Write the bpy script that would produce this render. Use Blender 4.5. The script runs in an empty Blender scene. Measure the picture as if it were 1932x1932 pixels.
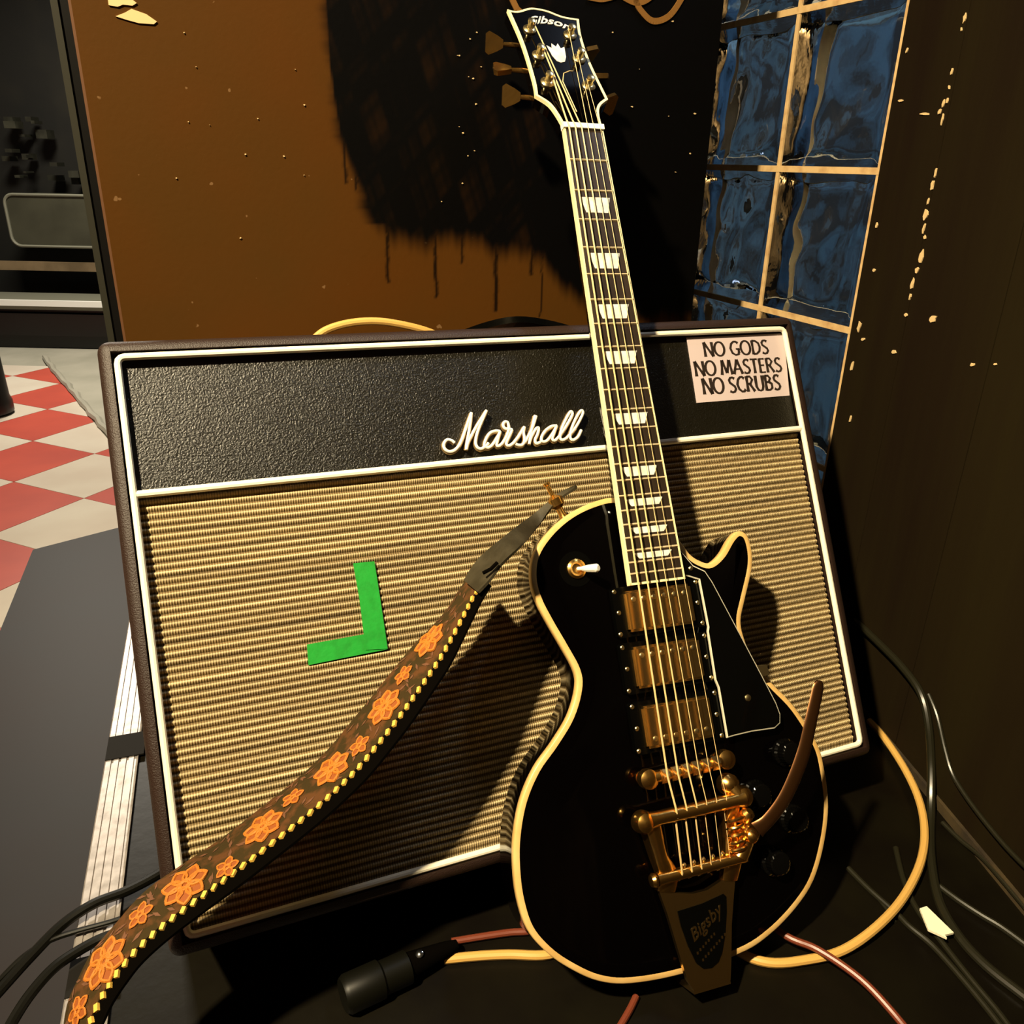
import bpy, bmesh, math, random
import numpy as np
from mathutils import Vector, Matrix
random.seed(7); rng = np.random.default_rng(7)
C = bpy.context.scene.collection
SC = bpy.context.scene

# ------------------------------------------------------------------ camera
F = 1560.0; PITCH = math.radians(23.0); ROLL = math.radians(1.2)
CAM = np.array([0, 0, 0.66])
_down = np.array([-math.sin(ROLL)*math.cos(PITCH), math.cos(ROLL)*math.cos(PITCH), math.sin(PITCH)])
_y = np.array([0, 0, 1.]) - _down*_down[2]; _y /= np.linalg.norm(_y)
_z = -_down; _x = np.cross(_y, _z)
RW = np.array([_x, _y, _z])                       # camera axes (right, down, forward) to world
cd = bpy.data.cameras.new('camera'); cam = bpy.data.objects.new('camera', cd); C.objects.link(cam)
cd.sensor_width = 36; cd.lens = F/1932*36; cd.clip_start = 0.02; cd.clip_end = 60
cam.matrix_world = Matrix(((RW[0,0], -RW[0,1], -RW[0,2], CAM[0]), (RW[1,0], -RW[1,1], -RW[1,2], CAM[1]),
                           (RW[2,0], -RW[2,1], -RW[2,2], CAM[2]), (0, 0, 0, 1)))
SC.camera = cam
SC.view_settings.view_transform = 'Standard'; SC.view_settings.look = 'None'
SC.view_settings.exposure = 0.0; SC.view_settings.gamma = 1.0; SC.view_settings.use_curve_mapping = False

# ------------------------------------------------------------------ world and lamps
w = bpy.data.worlds.new('world'); SC.world = w; w.use_nodes = True
w.node_tree.nodes['Background'].inputs[0].default_value = (1.0, 0.72, 0.45, 1)
w.node_tree.nodes['Background'].inputs[1].default_value = 0.004

def area(name, loc, target, size, power, col, spread=math.pi, sy=None):
    l = bpy.data.lights.new(name, 'AREA'); l.size = size; l.energy = power; l.color = col; l.spread = spread
    if sy: l.shape = 'RECTANGLE'; l.size_y = sy
    o = bpy.data.objects.new(name, l); C.objects.link(o); o.location = loc
    o.rotation_euler = (Vector(target)-Vector(loc)).to_track_quat('-Z', 'Y').to_euler()
    return o
area('warm_stage_lamp', (-0.84, -0.36, 2.10), (0.1, 0.8, 0.3), 0.085, 44, (1.0, 0.82, 0.52), spread=1.75)
area('dance_floor_lamp', (-1.95, 3.6, 1.9), (-1.8, 3.3, -0.3), 0.5, 75, (1.0, 0.90, 0.74))
area('bar_lamp', (3.9, -2.05, 3.25), (3.98, -2.6, 2.5), 0.3, 110, (1.0, 0.76, 0.45), spread=2.2)  # added lamp: makes the bright wall patch that the gold parts mirror
area('red_stage_lamp', (-1.5, -0.4, 0.9), (0, 0.7, 0.2), 0.10, 0.9, (1.0, 0.16, 0.10))

# ------------------------------------------------------------------ measuring helpers
def ray(px, py): return RW @ np.array([px-966, py-966, F])
def onplane(px, py, P, n):
    d = ray(px, py); return CAM + d*(((np.asarray(P, float)-CAM)@n)/(d@n))
def onz(px, py, z): return onplane(px, py, np.array([0, 0, z]), np.array([0, 0, 1.]))
def crom(pts, k=6, closed=False):
    P = [np.asarray(p, float) for p in pts]; n = len(P); out = []
    for i in range(n if closed else n-1):
        if closed: a, b, c, d = P[i-1], P[i], P[(i+1) % n], P[(i+2) % n]
        else: a, b, c, d = P[max(i-1, 0)], P[i], P[i+1], P[min(i+2, n-1)]
        for j in range(k):
            t = j/k
            out.append(0.5*((2*b)+(c-a)*t+(2*a-5*b+4*c-d)*t*t+(3*b-a-3*c+d)*t**3))
    if not closed: out.append(P[-1])
    return out

# ------------------------------------------------------------------ materials
def mat(name, col, rough=0.5, metal=0.0, **kw):
    m = bpy.data.materials.new(name); m.use_nodes = True; nt = m.node_tree; b = nt.nodes['Principled BSDF']
    b.inputs['Base Color'].default_value = (*col, 1); b.inputs['Roughness'].default_value = rough
    b.inputs['Metallic'].default_value = metal
    if 'coat' in kw: b.inputs['Coat Weight'].default_value = kw['coat']; b.inputs['Coat Roughness'].default_value = kw.get('coat_rough', .05)
    if 'spec' in kw: b.inputs['Specular IOR Level'].default_value = kw['spec']
    if 'trans' in kw: b.inputs['Transmission Weight'].default_value = kw['trans']
    if 'ior' in kw: b.inputs['IOR'].default_value = kw['ior']
    if 'emit' in kw: b.inputs['Emission Color'].default_value = (*kw['emit'], 1); b.inputs['Emission Strength'].default_value = kw.get('es', 1)
    N = nt.nodes; L = nt.links
    tc = N.new('ShaderNodeTexCoord')
    if 'noise' in kw:      # (scale, second colour, contrast lo, hi)
        s, c2, lo, hi = kw['noise'][:4]
        mp = N.new('ShaderNodeMapping'); mp.inputs['Scale'].default_value = kw.get('stretch', (1, 1, 1)); L.new(tc.outputs['Object'], mp.inputs[0])
        no = N.new('ShaderNodeTexNoise'); no.inputs['Scale'].default_value = s; no.inputs['Detail'].default_value = 6
        L.new(mp.outputs[0], no.inputs['Vector'])
        cr = N.new('ShaderNodeValToRGB'); cr.color_ramp.elements[0].position = lo; cr.color_ramp.elements[1].position = hi
        cr.color_ramp.elements[0].color = (*col, 1); cr.color_ramp.elements[1].color = (*c2, 1)
        L.new(no.outputs['Fac'], cr.inputs[0]); L.new(cr.outputs[0], b.inputs['Base Color'])
    if 'bump' in kw:       # (scale, strength, distance)
        s, st, di = kw['bump'][:3]
        mp = N.new('ShaderNodeMapping'); mp.inputs['Scale'].default_value = kw.get('bstretch', (1, 1, 1)); L.new(tc.outputs['Object'], mp.inputs[0])
        if len(kw['bump']) > 3 and kw['bump'][3] == 'voronoi':
            no = N.new('ShaderNodeTexVoronoi'); no.inputs['Scale'].default_value = s; o = no.outputs['Distance']
        else:
            no = N.new('ShaderNodeTexNoise'); no.inputs['Scale'].default_value = s; no.inputs['Detail'].default_value = 4; o = no.outputs['Fac']
        L.new(mp.outputs[0], no.inputs['Vector'])
        bu = N.new('ShaderNodeBump'); bu.inputs['Strength'].default_value = st; bu.inputs['Distance'].default_value = di
        L.new(o, bu.inputs['Height']); L.new(bu.outputs[0], b.inputs['Normal'])
    return m
M = {}
M['lacquer'] = mat('black_lacquer', (0.0006, 0.0004, 0.0004), .06, spec=.25)
M['binding'] = mat('aged_binding', (.70, .46, .17), .35, noise=(40, (.60, .36, .11), .35, .7))
M['binding2'] = mat('neck_binding', (.85, .75, .42), .35)
M['ebony'] = mat('ebony_board', (.016, .009, .004), .45, noise=(60, (.028, .016, .007), .4, .7), stretch=(1, .08, 1))
M['pearl'] = mat('pearl_inlay', (.80, .77, .68), .25, noise=(90, (.58, .55, .48), .4, .65))
M['fret'] = mat('fret_wire', (.62, .50, .30), .45, .3)
M['gold'] = mat('gold_plate', (.90, .50, .12), .24, 1, noise=(50, (.72, .42, .14), .4, .8), bump=(70, .15, .002))
M['gold_soft'] = mat('worn_gold_cover', (.92, .62, .24), .22, 1, bump=(220, .12, .0008), bstretch=(1, .08, 1))
M['gold_pale'] = mat('pale_gold', (.85, .68, .35), .28, 1)
M['string'] = mat('string_metal', (.90, .66, .30), .42, .35)
M['nut'] = mat('bone_nut', (.9, .87, .75), .4)
M['blackplastic'] = mat('black_plastic', (.001, .001, .0008), .18, spec=.35)
M['darkgold'] = mat('dark_arm_metal', (.10, .042, .014), .30, .85)  # gold reflecting darkness, with the dark tone put into the base colour
M['white_edge'] = mat('white_ply', (.55, .52, .40), .4)
M['knob'] = mat('black_knob', (.0015, .0014, .0012), .12, spec=.35)
M['tolex'] = mat('black_tolex', (.020, .0085, .0045), .5, bump=(900, .7, .0008))
M['levant'] = mat('levant_panel', (.0045, .0036, .0012), .30, bump=(620, .9, .0009), spec=.5, ior=1.6)
M['piping'] = mat('cream_piping', (.92, .86, .68), .35)
M['logo'] = mat('logo_enamel', (.95, .90, .78), .25)
M['logo_edge'] = mat('logo_gold_edge', (.55, .38, .18), .3, .8)
M['sticker'] = mat('sticker_paper', (.56, .46, .46), .45)
M['ink'] = mat('sticker_ink', (.02, .012, .008), .5)
M['green'] = mat('green_gaffer_tape', (.010, .30, .028), .5, noise=(120, (.008, .24, .02), .4, .7), bump=(200, .25, .001))
M['leather'] = mat('dark_leather', (.022, .017, .007), .65, spec=.25, noise=(30, (.055, .045, .025), .4, .7), bump=(300, .4, .001))
M['suede'] = mat('black_suede', (.002, .0016, .0012), 1.0, spec=0)
M['orange'] = mat('orange_thread', (.46, .14, .008), .7, bump=(700, .5, .001))
M['darkorange'] = mat('rust_thread', (.24, .058, .004), .8)
M['vine'] = mat('brown_thread', (.12, .045, .016), .8, bump=(700, .5, .001))
M['yellow'] = mat('yellow_thread', (.72, .42, .06), .7)
M['cable'] = mat('black_rubber', (.0035, .0033, .0018), .42, spec=.2)
M['cable_grey'] = mat('grey_rubber', (.013, .012, .006), .32)
M['cream_cable'] = mat('cream_cable', (.62, .36, .09), .45)
M['red_cable'] = mat('oxblood_cable', (.16, .035, .016), .4)
M['chrome'] = mat('chrome', (.8, .8, .8), .15, 1)
M['tag'] = mat('paper_tag', (.85, .80, .60), .6)
M['chip'] = mat('bare_plaster', (.70, .50, .24), .7)
M['cream_paint'] = mat('ochre_paint_line', (.22, .095, .012), .6)
M['deck'] = mat('stage_deck_paint', (.0045, .0035, .0011), .42, spec=.22, noise=(14, (.0022, .0013, .0005), .35, .7), bump=(60, .12, .002))
M['tape'] = mat('black_gaffer', (.008, .007, .006), .7, spec=.15)
M['alu'] = mat('ribbed_aluminium', (.46, .42, .40), .42, .5, noise=(80, (.30, .27, .25), .4, .7))
M['step'] = mat('grey_step_lino', (.013, .012, .0135), .55, spec=.3, noise=(3, (.016, .0085, .0065), .35, .75))
M['tile_red'] = mat('red_tile', (.52, .080, .050), .4, noise=(6, (.43, .065, .045), .3, .7))
M['tile_white'] = mat('cream_tile', (.66, .60, .50), .35, noise=(5, (.58, .50, .41), .3, .7))
M['concrete'] = mat('grey_lino', (.30, .29, .23), .5, noise=(5, (.40, .38, .31), .3, .7))
M['mortar'] = mat('cream_grout', (.62, .42, .19), .7, noise=(60, (.45, .26, .10), .45, .75))
M['blackpaint'] = mat('black_gloss_paint', (.004, .0035, .003), .35)
M['greymetal'] = mat('grey_metal', (.20, .20, .15), .45)
M['greycase'] = mat('dark_grey_case', (.055, .055, .035), .5, noise=(6, (.035, .035, .022), .4, .7))
M['steel'] = mat('steel_edge', (.92, .92, .86), .35)
M['beige'] = mat('scuffed_plywood', (.24, .17, .09), .6, noise=(5, (.13, .09, .045), .4, .65))
M['darkroom'] = mat('dark_plaster', (.005, .005, .003), .7, noise=(3, (.012, .011, .006), .5, .7))

# brown panel with black overspray (attribute 'paint')
def brown_mat():
    m = mat('brown_gloss_paint', (.15, .058, .012), .5, spec=.12); nt = m.node_tree; N = nt.nodes; L = nt.links; b = N['Principled BSDF']
    tc = N.new('ShaderNodeTexCoord')
    n1 = N.new('ShaderNodeTexNoise'); n1.inputs['Scale'].default_value = 5; n1.inputs['Detail'].default_value = 8; L.new(tc.outputs['Object'], n1.inputs['Vector'])
    r1 = N.new('ShaderNodeValToRGB'); r1.color_ramp.elements[0].color = (.078, .0265, .0026, 1); r1.color_ramp.elements[1].color = (.066, .027, .0034, 1)
    r1.color_ramp.elements[0].position = .35; r1.color_ramp.elements[1].position = .7; L.new(n1.outputs['Fac'], r1.inputs[0])
    v = N.new('ShaderNodeTexNoise'); v.inputs['Scale'].default_value = 75; v.inputs['Detail'].default_value = 2; L.new(tc.outputs['Object'], v.inputs['Vector'])
    r2 = N.new('ShaderNodeValToRGB'); r2.color_ramp.elements[0].position = .75; r2.color_ramp.elements[1].position = .77
    L.new(v.outputs['Fac'], r2.inputs[0])
    mx = N.new('ShaderNodeMixRGB'); mx.inputs[2].default_value = (.17, .09, .035, 1); L.new(r2.outputs[0], mx.inputs[0]); L.new(r1.outputs[0], mx.inputs[1])
    at = N.new('ShaderNodeAttribute'); at.attribute_name = 'paint'
    mx2 = N.new('ShaderNodeMixRGB'); mx2.inputs[2].default_value = (.0008, .0006, .0004, 1)
    L.new(at.outputs['Fac'], mx2.inputs[0]); L.new(mx.outputs[0], mx2.inputs[1]); L.new(mx2.outputs[0], b.inputs['Base Color'])
    n3 = N.new('ShaderNodeTexNoise'); n3.inputs['Scale'].default_value = 160; L.new(tc.outputs['Object'], n3.inputs['Vector'])
    bu = N.new('ShaderNodeBump'); bu.inputs['Strength'].default_value = .12; bu.inputs['Distance'].default_value = .001; L.new(n3.outputs['Fac'], bu.inputs['Height']); L.new(bu.outputs[0], b.inputs['Normal'])
    return m
M['brown'] = brown_mat()
M['brown_edge'] = mat('raw_board_edge', (.11, .042, .012), .6)
M['rwall'] = mat('dark_brown_board', (.012, .0078, .0010), .8, spec=.12, noise=(4, (.008, .0036, .0006), .35, .7), stretch=(3, 3, .3), bump=(30, .15, .003), bstretch=(4, 4, .4))

# grille cloth: woven cane colour with darker warp dots
def cloth_mat():
    m = mat('woven_cane_cloth', (.3, .2, .1), .75, spec=.2); nt = m.node_tree; N = nt.nodes; L = nt.links; b = N['Principled BSDF']
    tc = N.new('ShaderNodeTexCoord'); sp = N.new('ShaderNodeSeparateXYZ'); L.new(tc.outputs['Object'], sp.inputs[0])
    def math_(op, a, bb):
        n = N.new('ShaderNodeMath'); n.operation = op
        for i, q in enumerate((a, bb)):
            if q is None: continue
            if isinstance(q, (int, float)): n.inputs[i].default_value = q
            else: L.new(q, n.inputs[i])
        return n.outputs[0]
    sx = math_('SINE', math_('MULTIPLY', sp.outputs[0], 2*math.pi/.0022), None)
    hz = math_('FRACT', math_('MULTIPLY', sp.outputs[2], 1/.0062), None)       # ridge / groove
    cb = N.new('ShaderNodeValToRGB'); e = cb.color_ramp.elements
    e[0].position = 0; e[0].color = (.58, .46, .26, 1); e[1].position = 1; e[1].color = (.58, .46, .26, 1)
    for p, c in ((.22, (.64, .51, .29)), (.36, (.22, .155, .070)), (.62, (.17, .115, .050)), (.78, (.44, .33, .16))):
        q = e.new(p); q.color = (*c, 1)
    L.new(hz, cb.inputs[0])
    no = N.new('ShaderNodeTexNoise'); no.inputs['Scale'].default_value = 1; no.inputs['Detail'].default_value = 3
    mp = N.new('ShaderNodeMapping'); mp.inputs['Scale'].default_value = (2, 1, 150); L.new(tc.outputs['Object'], mp.inputs[0]); L.new(mp.outputs[0], no.inputs['Vector'])
    rr = N.new('ShaderNodeValToRGB'); rr.color_ramp.elements[0].position = .35; rr.color_ramp.elements[0].color = (.62, .60, .56, 1); rr.color_ramp.elements[1].position = .68; rr.color_ramp.elements[1].color = (1.25, 1.22, 1.15, 1)
    L.new(no.outputs['Fac'], rr.inputs[0])
    mu = N.new('ShaderNodeMixRGB'); mu.blend_type = 'MULTIPLY'; mu.inputs[0].default_value = 1; L.new(cb.outputs[0], mu.inputs[1]); L.new(rr.outputs[0], mu.inputs[2])
    dk = N.new('ShaderNodeMapRange'); dk.inputs[1].default_value = -1; dk.inputs[2].default_value = 1; dk.inputs[3].default_value = .62; dk.inputs[4].default_value = 1.12
    L.new(sx, dk.inputs[0])
    mu2 = N.new('ShaderNodeMixRGB'); mu2.blend_type = 'MULTIPLY'; mu2.inputs[0].default_value = 1; L.new(mu.outputs[0], mu2.inputs[1]); L.new(dk.outputs[0], mu2.inputs[2])
    L.new(mu2.outputs[0], b.inputs['Base Color'])
    bu = N.new('ShaderNodeBump'); bu.inputs['Strength'].default_value = .5; bu.inputs['Distance'].default_value = .0006; L.new(sx, bu.inputs['Height']); L.new(bu.outputs[0], b.inputs['Normal'])
    return m
M['cloth'] = cloth_mat()
M['strap'] = mat('embroidered_strap_band', (.034, .021, .005), .9, spec=.15, noise=(70, (.085, .034, .010), .47, .60), bump=(500, .5, .001))
M['glass'] = mat('glass_block', (.80, .90, 1.0), .03, trans=1.0, ior=1.45, bump=(14, .15, .01))
M['street'] = mat('outside_wall', (.06, .145, .235), .8, noise=(5, (.014, .020, .028), .40, .60))  # blue and grey of the outside light put into the backdrop colour

# ------------------------------------------------------------------ mesh helpers
def link(name, verts, faces, m=None, parent=None, smooth=False, local=True, mats=None, fmat=None):
    me = bpy.data.meshes.new(name); verts = [tuple(map(float, v)) for v in verts]
    o = bpy.data.objects.new(name, me); C.objects.link(o)
    if parent is None and local:            # put the origin at the base of the thing
        a = np.array(verts); c = np.array([(a[:, 0].min()+a[:, 0].max())/2, (a[:, 1].min()+a[:, 1].max())/2, a[:, 2].min()])
        verts = [tuple(v) for v in a-c]; o.location = c
    me.from_pydata(verts, [], faces); me.update()
    if mats:
        for q in mats: me.materials.append(q)
        if fmat: me.polygons.foreach_set('material_index', fmat)
    elif m: me.materials.append(m)
    if smooth: me.shade_smooth()
    if parent is not None: o.parent = parent
    return o
def fixn(o):
    bm = bmesh.new(); bm.from_mesh(o.data); bmesh.ops.recalc_face_normals(bm, faces=bm.faces); bm.to_mesh(o.data); bm.free(); return o
def auto(o, ang=35):
    o.data.shade_smooth(); 
    try: o.data.set_sharp_from_angle(angle=math.radians(ang))
    except Exception: pass
    return o
class MB:
    def __init__(s): s.v = []; s.f = []; s.k = []
    def add(s, vs, fs, k=0):
        n = len(s.v); s.v += [np.asarray(v, float) for v in vs]; s.f += [tuple(i+n for i in f) for f in fs]; s.k += [k]*len(fs); return s
    def box(s, a, b, k=0):
        x0, y0, z0 = a; x1, y1, z1 = b
        return s.add([(x0,y0,z0),(x1,y0,z0),(x1,y1,z0),(x0,y1,z0),(x0,y0,z1),(x1,y0,z1),(x1,y1,z1),(x0,y1,z1)],
              [(0,3,2,1),(4,5,6,7),(0,1,5,4),(1,2,6,5),(2,3,7,6),(3,0,4,7)], k)
    def tube(s, pts, r, n=10, k=0, caps=True):
        P = [np.asarray(p, float) for p in pts]; R_ = r if hasattr(r, '__len__') else [r]*len(P)
        t0 = P[1]-P[0]; t0 /= np.linalg.norm(t0); a = np.array([0, 0, 1.]) if abs(t0[2]) < .9 else np.array([1., 0, 0])
        u = np.cross(t0, a); u /= np.linalg.norm(u); vs = []
        for i, p in enumerate(P):
            t = P[min(i+1, len(P)-1)]-P[max(i-1, 0)]; t /= (np.linalg.norm(t)+1e-12)
            u = u-t*(u@t); u /= np.linalg.norm(u); q = np.cross(t, u)
            for j in range(n):
                an = 2*math.pi*j/n; vs.append(p+R_[i]*(math.cos(an)*u+math.sin(an)*q))
        fs = [(i*n+j, i*n+(j+1) % n, (i+1)*n+(j+1) % n, (i+1)*n+j) for i in range(len(P)-1) for j in range(n)]
        if caps: fs += [tuple(range(n))[::-1], tuple((len(P)-1)*n+j for j in range(n))]
        return s.add(vs, fs, k)
    def lathe(s, o, ax, prof, n=20, k=0):       # prof: (radius, height along ax)
        o = np.asarray(o, float); ax = np.asarray(ax, float)/np.linalg.norm(ax)
        a = np.array([0, 0, 1.]) if abs(ax[2]) < .9 else np.array([1., 0, 0])
        u = np.cross(ax, a); u /= np.linalg.norm(u); q = np.cross(ax, u); vs = []
        for r, h in prof:
            for j in range(n):
                an = 2*math.pi*j/n; vs.append(o+ax*h+max(r, 1e-5)*(math.cos(an)*u+math.sin(an)*q))
        m_ = len(prof)
        fs = [(i*n+j, i*n+(j+1) % n, (i+1)*n+(j+1) % n, (i+1)*n+j) for i in range(m_-1) for j in range(n)]
        fs += [tuple(range(n))[::-1], tuple((m_-1)*n+j for j in range(n))]
        return s.add(vs, fs, k)
    def prism(s, poly, top, bot, k=0):          # poly 2-D list, top/bot functions (x,y)->xyz
        n = len(poly); vs = [top(*p) for p in poly]+[bot(*p) for p in poly]
        fs = [tuple(range(n)), tuple(range(2*n-1, n-1, -1))]+[(i, i+n, (i+1) % n+n, (i+1) % n) for i in range(n)]
        return s.add(vs, fs, k)
    def make(s, name, m, parent=None, smooth=True, fix=True, ang=35, local=True):
        ms = m if isinstance(m, (list, tuple)) else None
        o = link(name, s.v, s.f, None if ms else m, parent, mats=ms, fmat=s.k if ms else None, local=local)
        if fix: fixn(o)
        if smooth: auto(o, ang)
        return o
def tag(o, label=None, cat=None, group=None, kind=None):
    if label: o['label'] = label
    if cat: o['category'] = cat
    if group: o['group'] = group
    if kind: o['kind'] = kind
    return o
def root(name, mtx, label, cat, group=None):
    o = bpy.data.objects.new(name, None); C.objects.link(o); o.matrix_world = mtx; o.empty_display_size = .05
    return tag(o, label, cat, group)
def inset(poly, d):
    P = np.array(poly, float); n = len(P); A = .5*sum(P[i][0]*P[(i+1) % n][1]-P[(i+1) % n][0]*P[i][1] for i in range(n)); sg = 1 if A > 0 else -1
    out = []
    for i in range(n):
        a, b, c = P[i-1], P[i], P[(i+1) % n]; e1 = b-a; e2 = c-b
        e1 /= np.linalg.norm(e1)+1e-12; e2 /= np.linalg.norm(e2)+1e-12
        n1 = np.array([-e1[1], e1[0]])*sg; n2 = np.array([-e2[1], e2[0]])*sg; m_ = n1+n2; l = np.linalg.norm(m_)
        m_ = m_/l if l > 1e-6 else n1
        out.append(b+m_*d/max(.45, m_@n1))
    return out

# ================================================================== ROOM
G_ = ray(270, 285); G_[2] = 0; G_ /= np.linalg.norm(G_)          # horizontal normal of the brown panel (away from camera)
B_ = np.array([G_[1], -G_[0], 0])                                # along the panel, to the right
ZF = -.018; ZL = -.30                                            # stage deck, lower floor
DW = 1.0                                                        # panel distance
def wall_pt(a, z, off=0.0): return G_*(DW-off)+B_*a+np.array([0, 0, z])
def on_wall(px, py):
    P = onplane(px, py, G_*DW, G_); return P@B_, P[2]

# --- brown panel wall, painted black by hand in the middle
aL = on_wall(187, 330)[0]; aR = on_wall(1335, 300)[0]; z0, z1 = ZF, 1.25
nx, nz = 330, 380
curve = [(600, -200), (618, 60), (628, 170), (645, 270), (675, 350), (700, 425), (740, 450), (800, 458), (900, 462), (1000, 485), (1060, 535), (1110, 580), (1170, 600), (1400, 610)]
ca = np.array([on_wall(*p) for p in curve])
def sm(x): x = np.clip(x, 0, 1); return x*x*(3-2*x)
def wob(x, s): return (np.sin(x*s)+.6*np.sin(x*s*2.3+1.3)+.4*np.sin(x*s*5.1+.7)+.3*np.sin(x*s*11+2.))/2.3
A_, Z_ = np.meshgrid(np.linspace(aL, aR, nx), np.linspace(z0, z1, nz), indexing='ij')
edge = np.interp(A_, ca[:, 0], ca[:, 1], left=3.0) + .010*wob(A_, 60)
pa = sm((Z_-edge)/.030+.5)
lefta = np.interp(Z_, ca[::-1, 1], ca[::-1, 0]) + .006*wob(Z_, 70)
pa = np.maximum(pa*(A_ > ca[0, 0]-.02), sm((A_-lefta)/.020+.5)*(Z_ > ca[5, 1]))
pa *= 1-.10*np.clip(wob(A_*3+Z_, 23)*wob(Z_-A_, 31)*2, 0, 1)*(A_ < on_wall(1040, 200)[0])
for x, y, wd in ((733, 532, 3.6), (823, 560, 3.6), (872, 500, 3.2), (935, 590, 4.6), (1003, 520, 4), (652, 345, 3), (672, 360, 3), (1020, 600, 2)):
    a, zz = on_wall(x, y); ok = (Z_ > zz) & (Z_ < zz+.12)
    pa = np.maximum(pa, sm(1.5-np.abs(A_-a-.0015*wob(Z_, 90))/(wd*.00055))*ok*.9)
vs = [wall_pt(a, z) for a, z in zip(A_.ravel(), Z_.ravel())]
fs = [(i*nz+j, (i+1)*nz+j, (i+1)*nz+j+1, i*nz+j+1) for i in range(nx-1) for j in range(nz-1)]
wb = link('wall_back', vs, fs, M['brown'])
at = wb.data.attributes.new('paint', 'FLOAT', 'POINT'); at.data.foreach_set('value', pa.ravel().astype(np.float32))
tag(wb, 'brown painted panel wall with black overspray and drips behind the amplifier', kind='structure')
ML = Matrix.Translation(-Vector(wb.location))
def wchild(mb, name, m, **k):
    o = mb.make(name, m, wb, **k); o.data.transform(ML); return o
mb = MB()                                                         # thickness and raw left edge
q = [wall_pt(aL-.0025, z0), wall_pt(aL, z0), wall_pt(aL, z0, -.02), wall_pt(aL-.0025, z0, -.02)]
h = np.array([0, 0, z1-z0]); mb.add(q+[p+h for p in q], [(0,1,2,3),(4,5,6,7),(0,1,5,4),(1,2,6,5),(2,3,7,6),(3,0,4,7)])
wchild(mb, 'edge_strip', M['brown_edge'], smooth=False)
mb = MB(); q = [wall_pt(aL, z0, -.003), wall_pt(aR, z0, -.003), wall_pt(aR, z0, -.03), wall_pt(aL, z0, -.03)]
mb.add(q+[p+h for p in q], [(0,1,2,3),(4,5,6,7),(0,1,5,4),(1,2,6,5),(2,3,7,6),(3,0,4,7)]); wchild(mb, 'panel_core', M['blackpaint'], smooth=False)
def decal(mb, pts, P, U, V, N_, off=.0006, th=.0008):
    mb.prism(pts, lambda a, z: P(a, z, off+th), lambda a, z: P(a, z, -.0004))
def blobpx(pl): return [on_wall(*p) for p in pl]
mb = MB()
for pl in ([(203,-6),(240,-8),(258,6),(250,11),(232,9),(222,13),(205,10)], [(218,31),(236,24),(248,17),(262,22),(276,27),(296,41),(290,46),(262,44),(240,38)]):
    decal(mb, blobpx(pl), wall_pt, 0, 0, 0)
wchild(mb, 'peeled_patch', M['chip'], smooth=False)
mb = MB()
for i in range(34):                                               # flecks where the paint is knocked off
    if i < 12: x, y = random.uniform(250, 620), random.uniform(60, 500); s = random.uniform(.6, 1.4)
    elif i < 26: x, y = random.gauss(868, 30), random.uniform(60, 400); s = random.uniform(.6, 1.4)
    else: x, y = random.uniform(1150, 1330), random.uniform(20, 330); s = random.uniform(.6, 1.6)
    decal(mb, [on_wall(x+s*math.cos(t)*random.uniform(.6, 2), y+s*math.sin(t)*random.uniform(.6, 1.6)) for t in np.arange(0, 6.28, 1.05)], wall_pt, 0, 0, 0)
tag(wchild(mb, 'paint_chips', M['chip'], smooth=False), kind='stuff')
mb = MB()
for pl in ([(958,-30),(964,-6),(975,18)], [(975,18),(982,24)], [(1165,-12),(1195,4),(1215,2),(1232,-10)], [(1190,-30),(1198,0),(1210,22),(1232,40),(1262,30),(1286,-4),(1295,-30)], [(1110,-6),(1135,-2),(1160,-8)]):
    c = crom([on_wall(*p) for p in pl], 6)
    for i in range(len(c)-1):
        d = c[i+1]-c[i]; d /= np.linalg.norm(d); nn = np.array([-d[1], d[0]])*.0034
        decal(mb, [c[i]-nn, c[i+1]-nn, c[i+1]+nn, c[i]+nn], wall_pt, 0, 0, 0)
wchild(mb, 'painted_squiggle', M['cream_paint'], smooth=False)

# --- wall behind the camera (lit by an added lamp; the metal parts mirror it)
def slab(x0, y0, z0_, x1, y1, z1_):
    return MB().box((x0, y0, z0_), (x1, y1, z1_))
tag(slab(-3.2, -2.7, ZL, 6.2, -2.6, 3.6).make('wall_front', mat('ochre_plaster', (.42, .27, .12), .8, noise=(2.5, (.20, .12, .05), .4, .6), stretch=(3, 1, .5)), smooth=False), 'ochre wall behind the photographer', kind='structure')

# --- unseen wall added behind the panel to keep lamp light off the glass
mb = MB(); v = [G_*g_+B_*b_+np.array([0, 0, z]) for z in (ZL, 1.7) for g_, b_ in ((1.262, -.030), (1.262, .845), (1.31, .845), (1.31, -.030))]
mb.add(v, [(0,3,2,1),(4,5,6,7),(0,1,5,4),(1,2,6,5),(2,3,7,6),(3,0,4,7)]); tag(mb.make('wall_rear', M['blackpaint'], smooth=False), 'black wall standing behind the brown panel', kind='structure')

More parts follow.
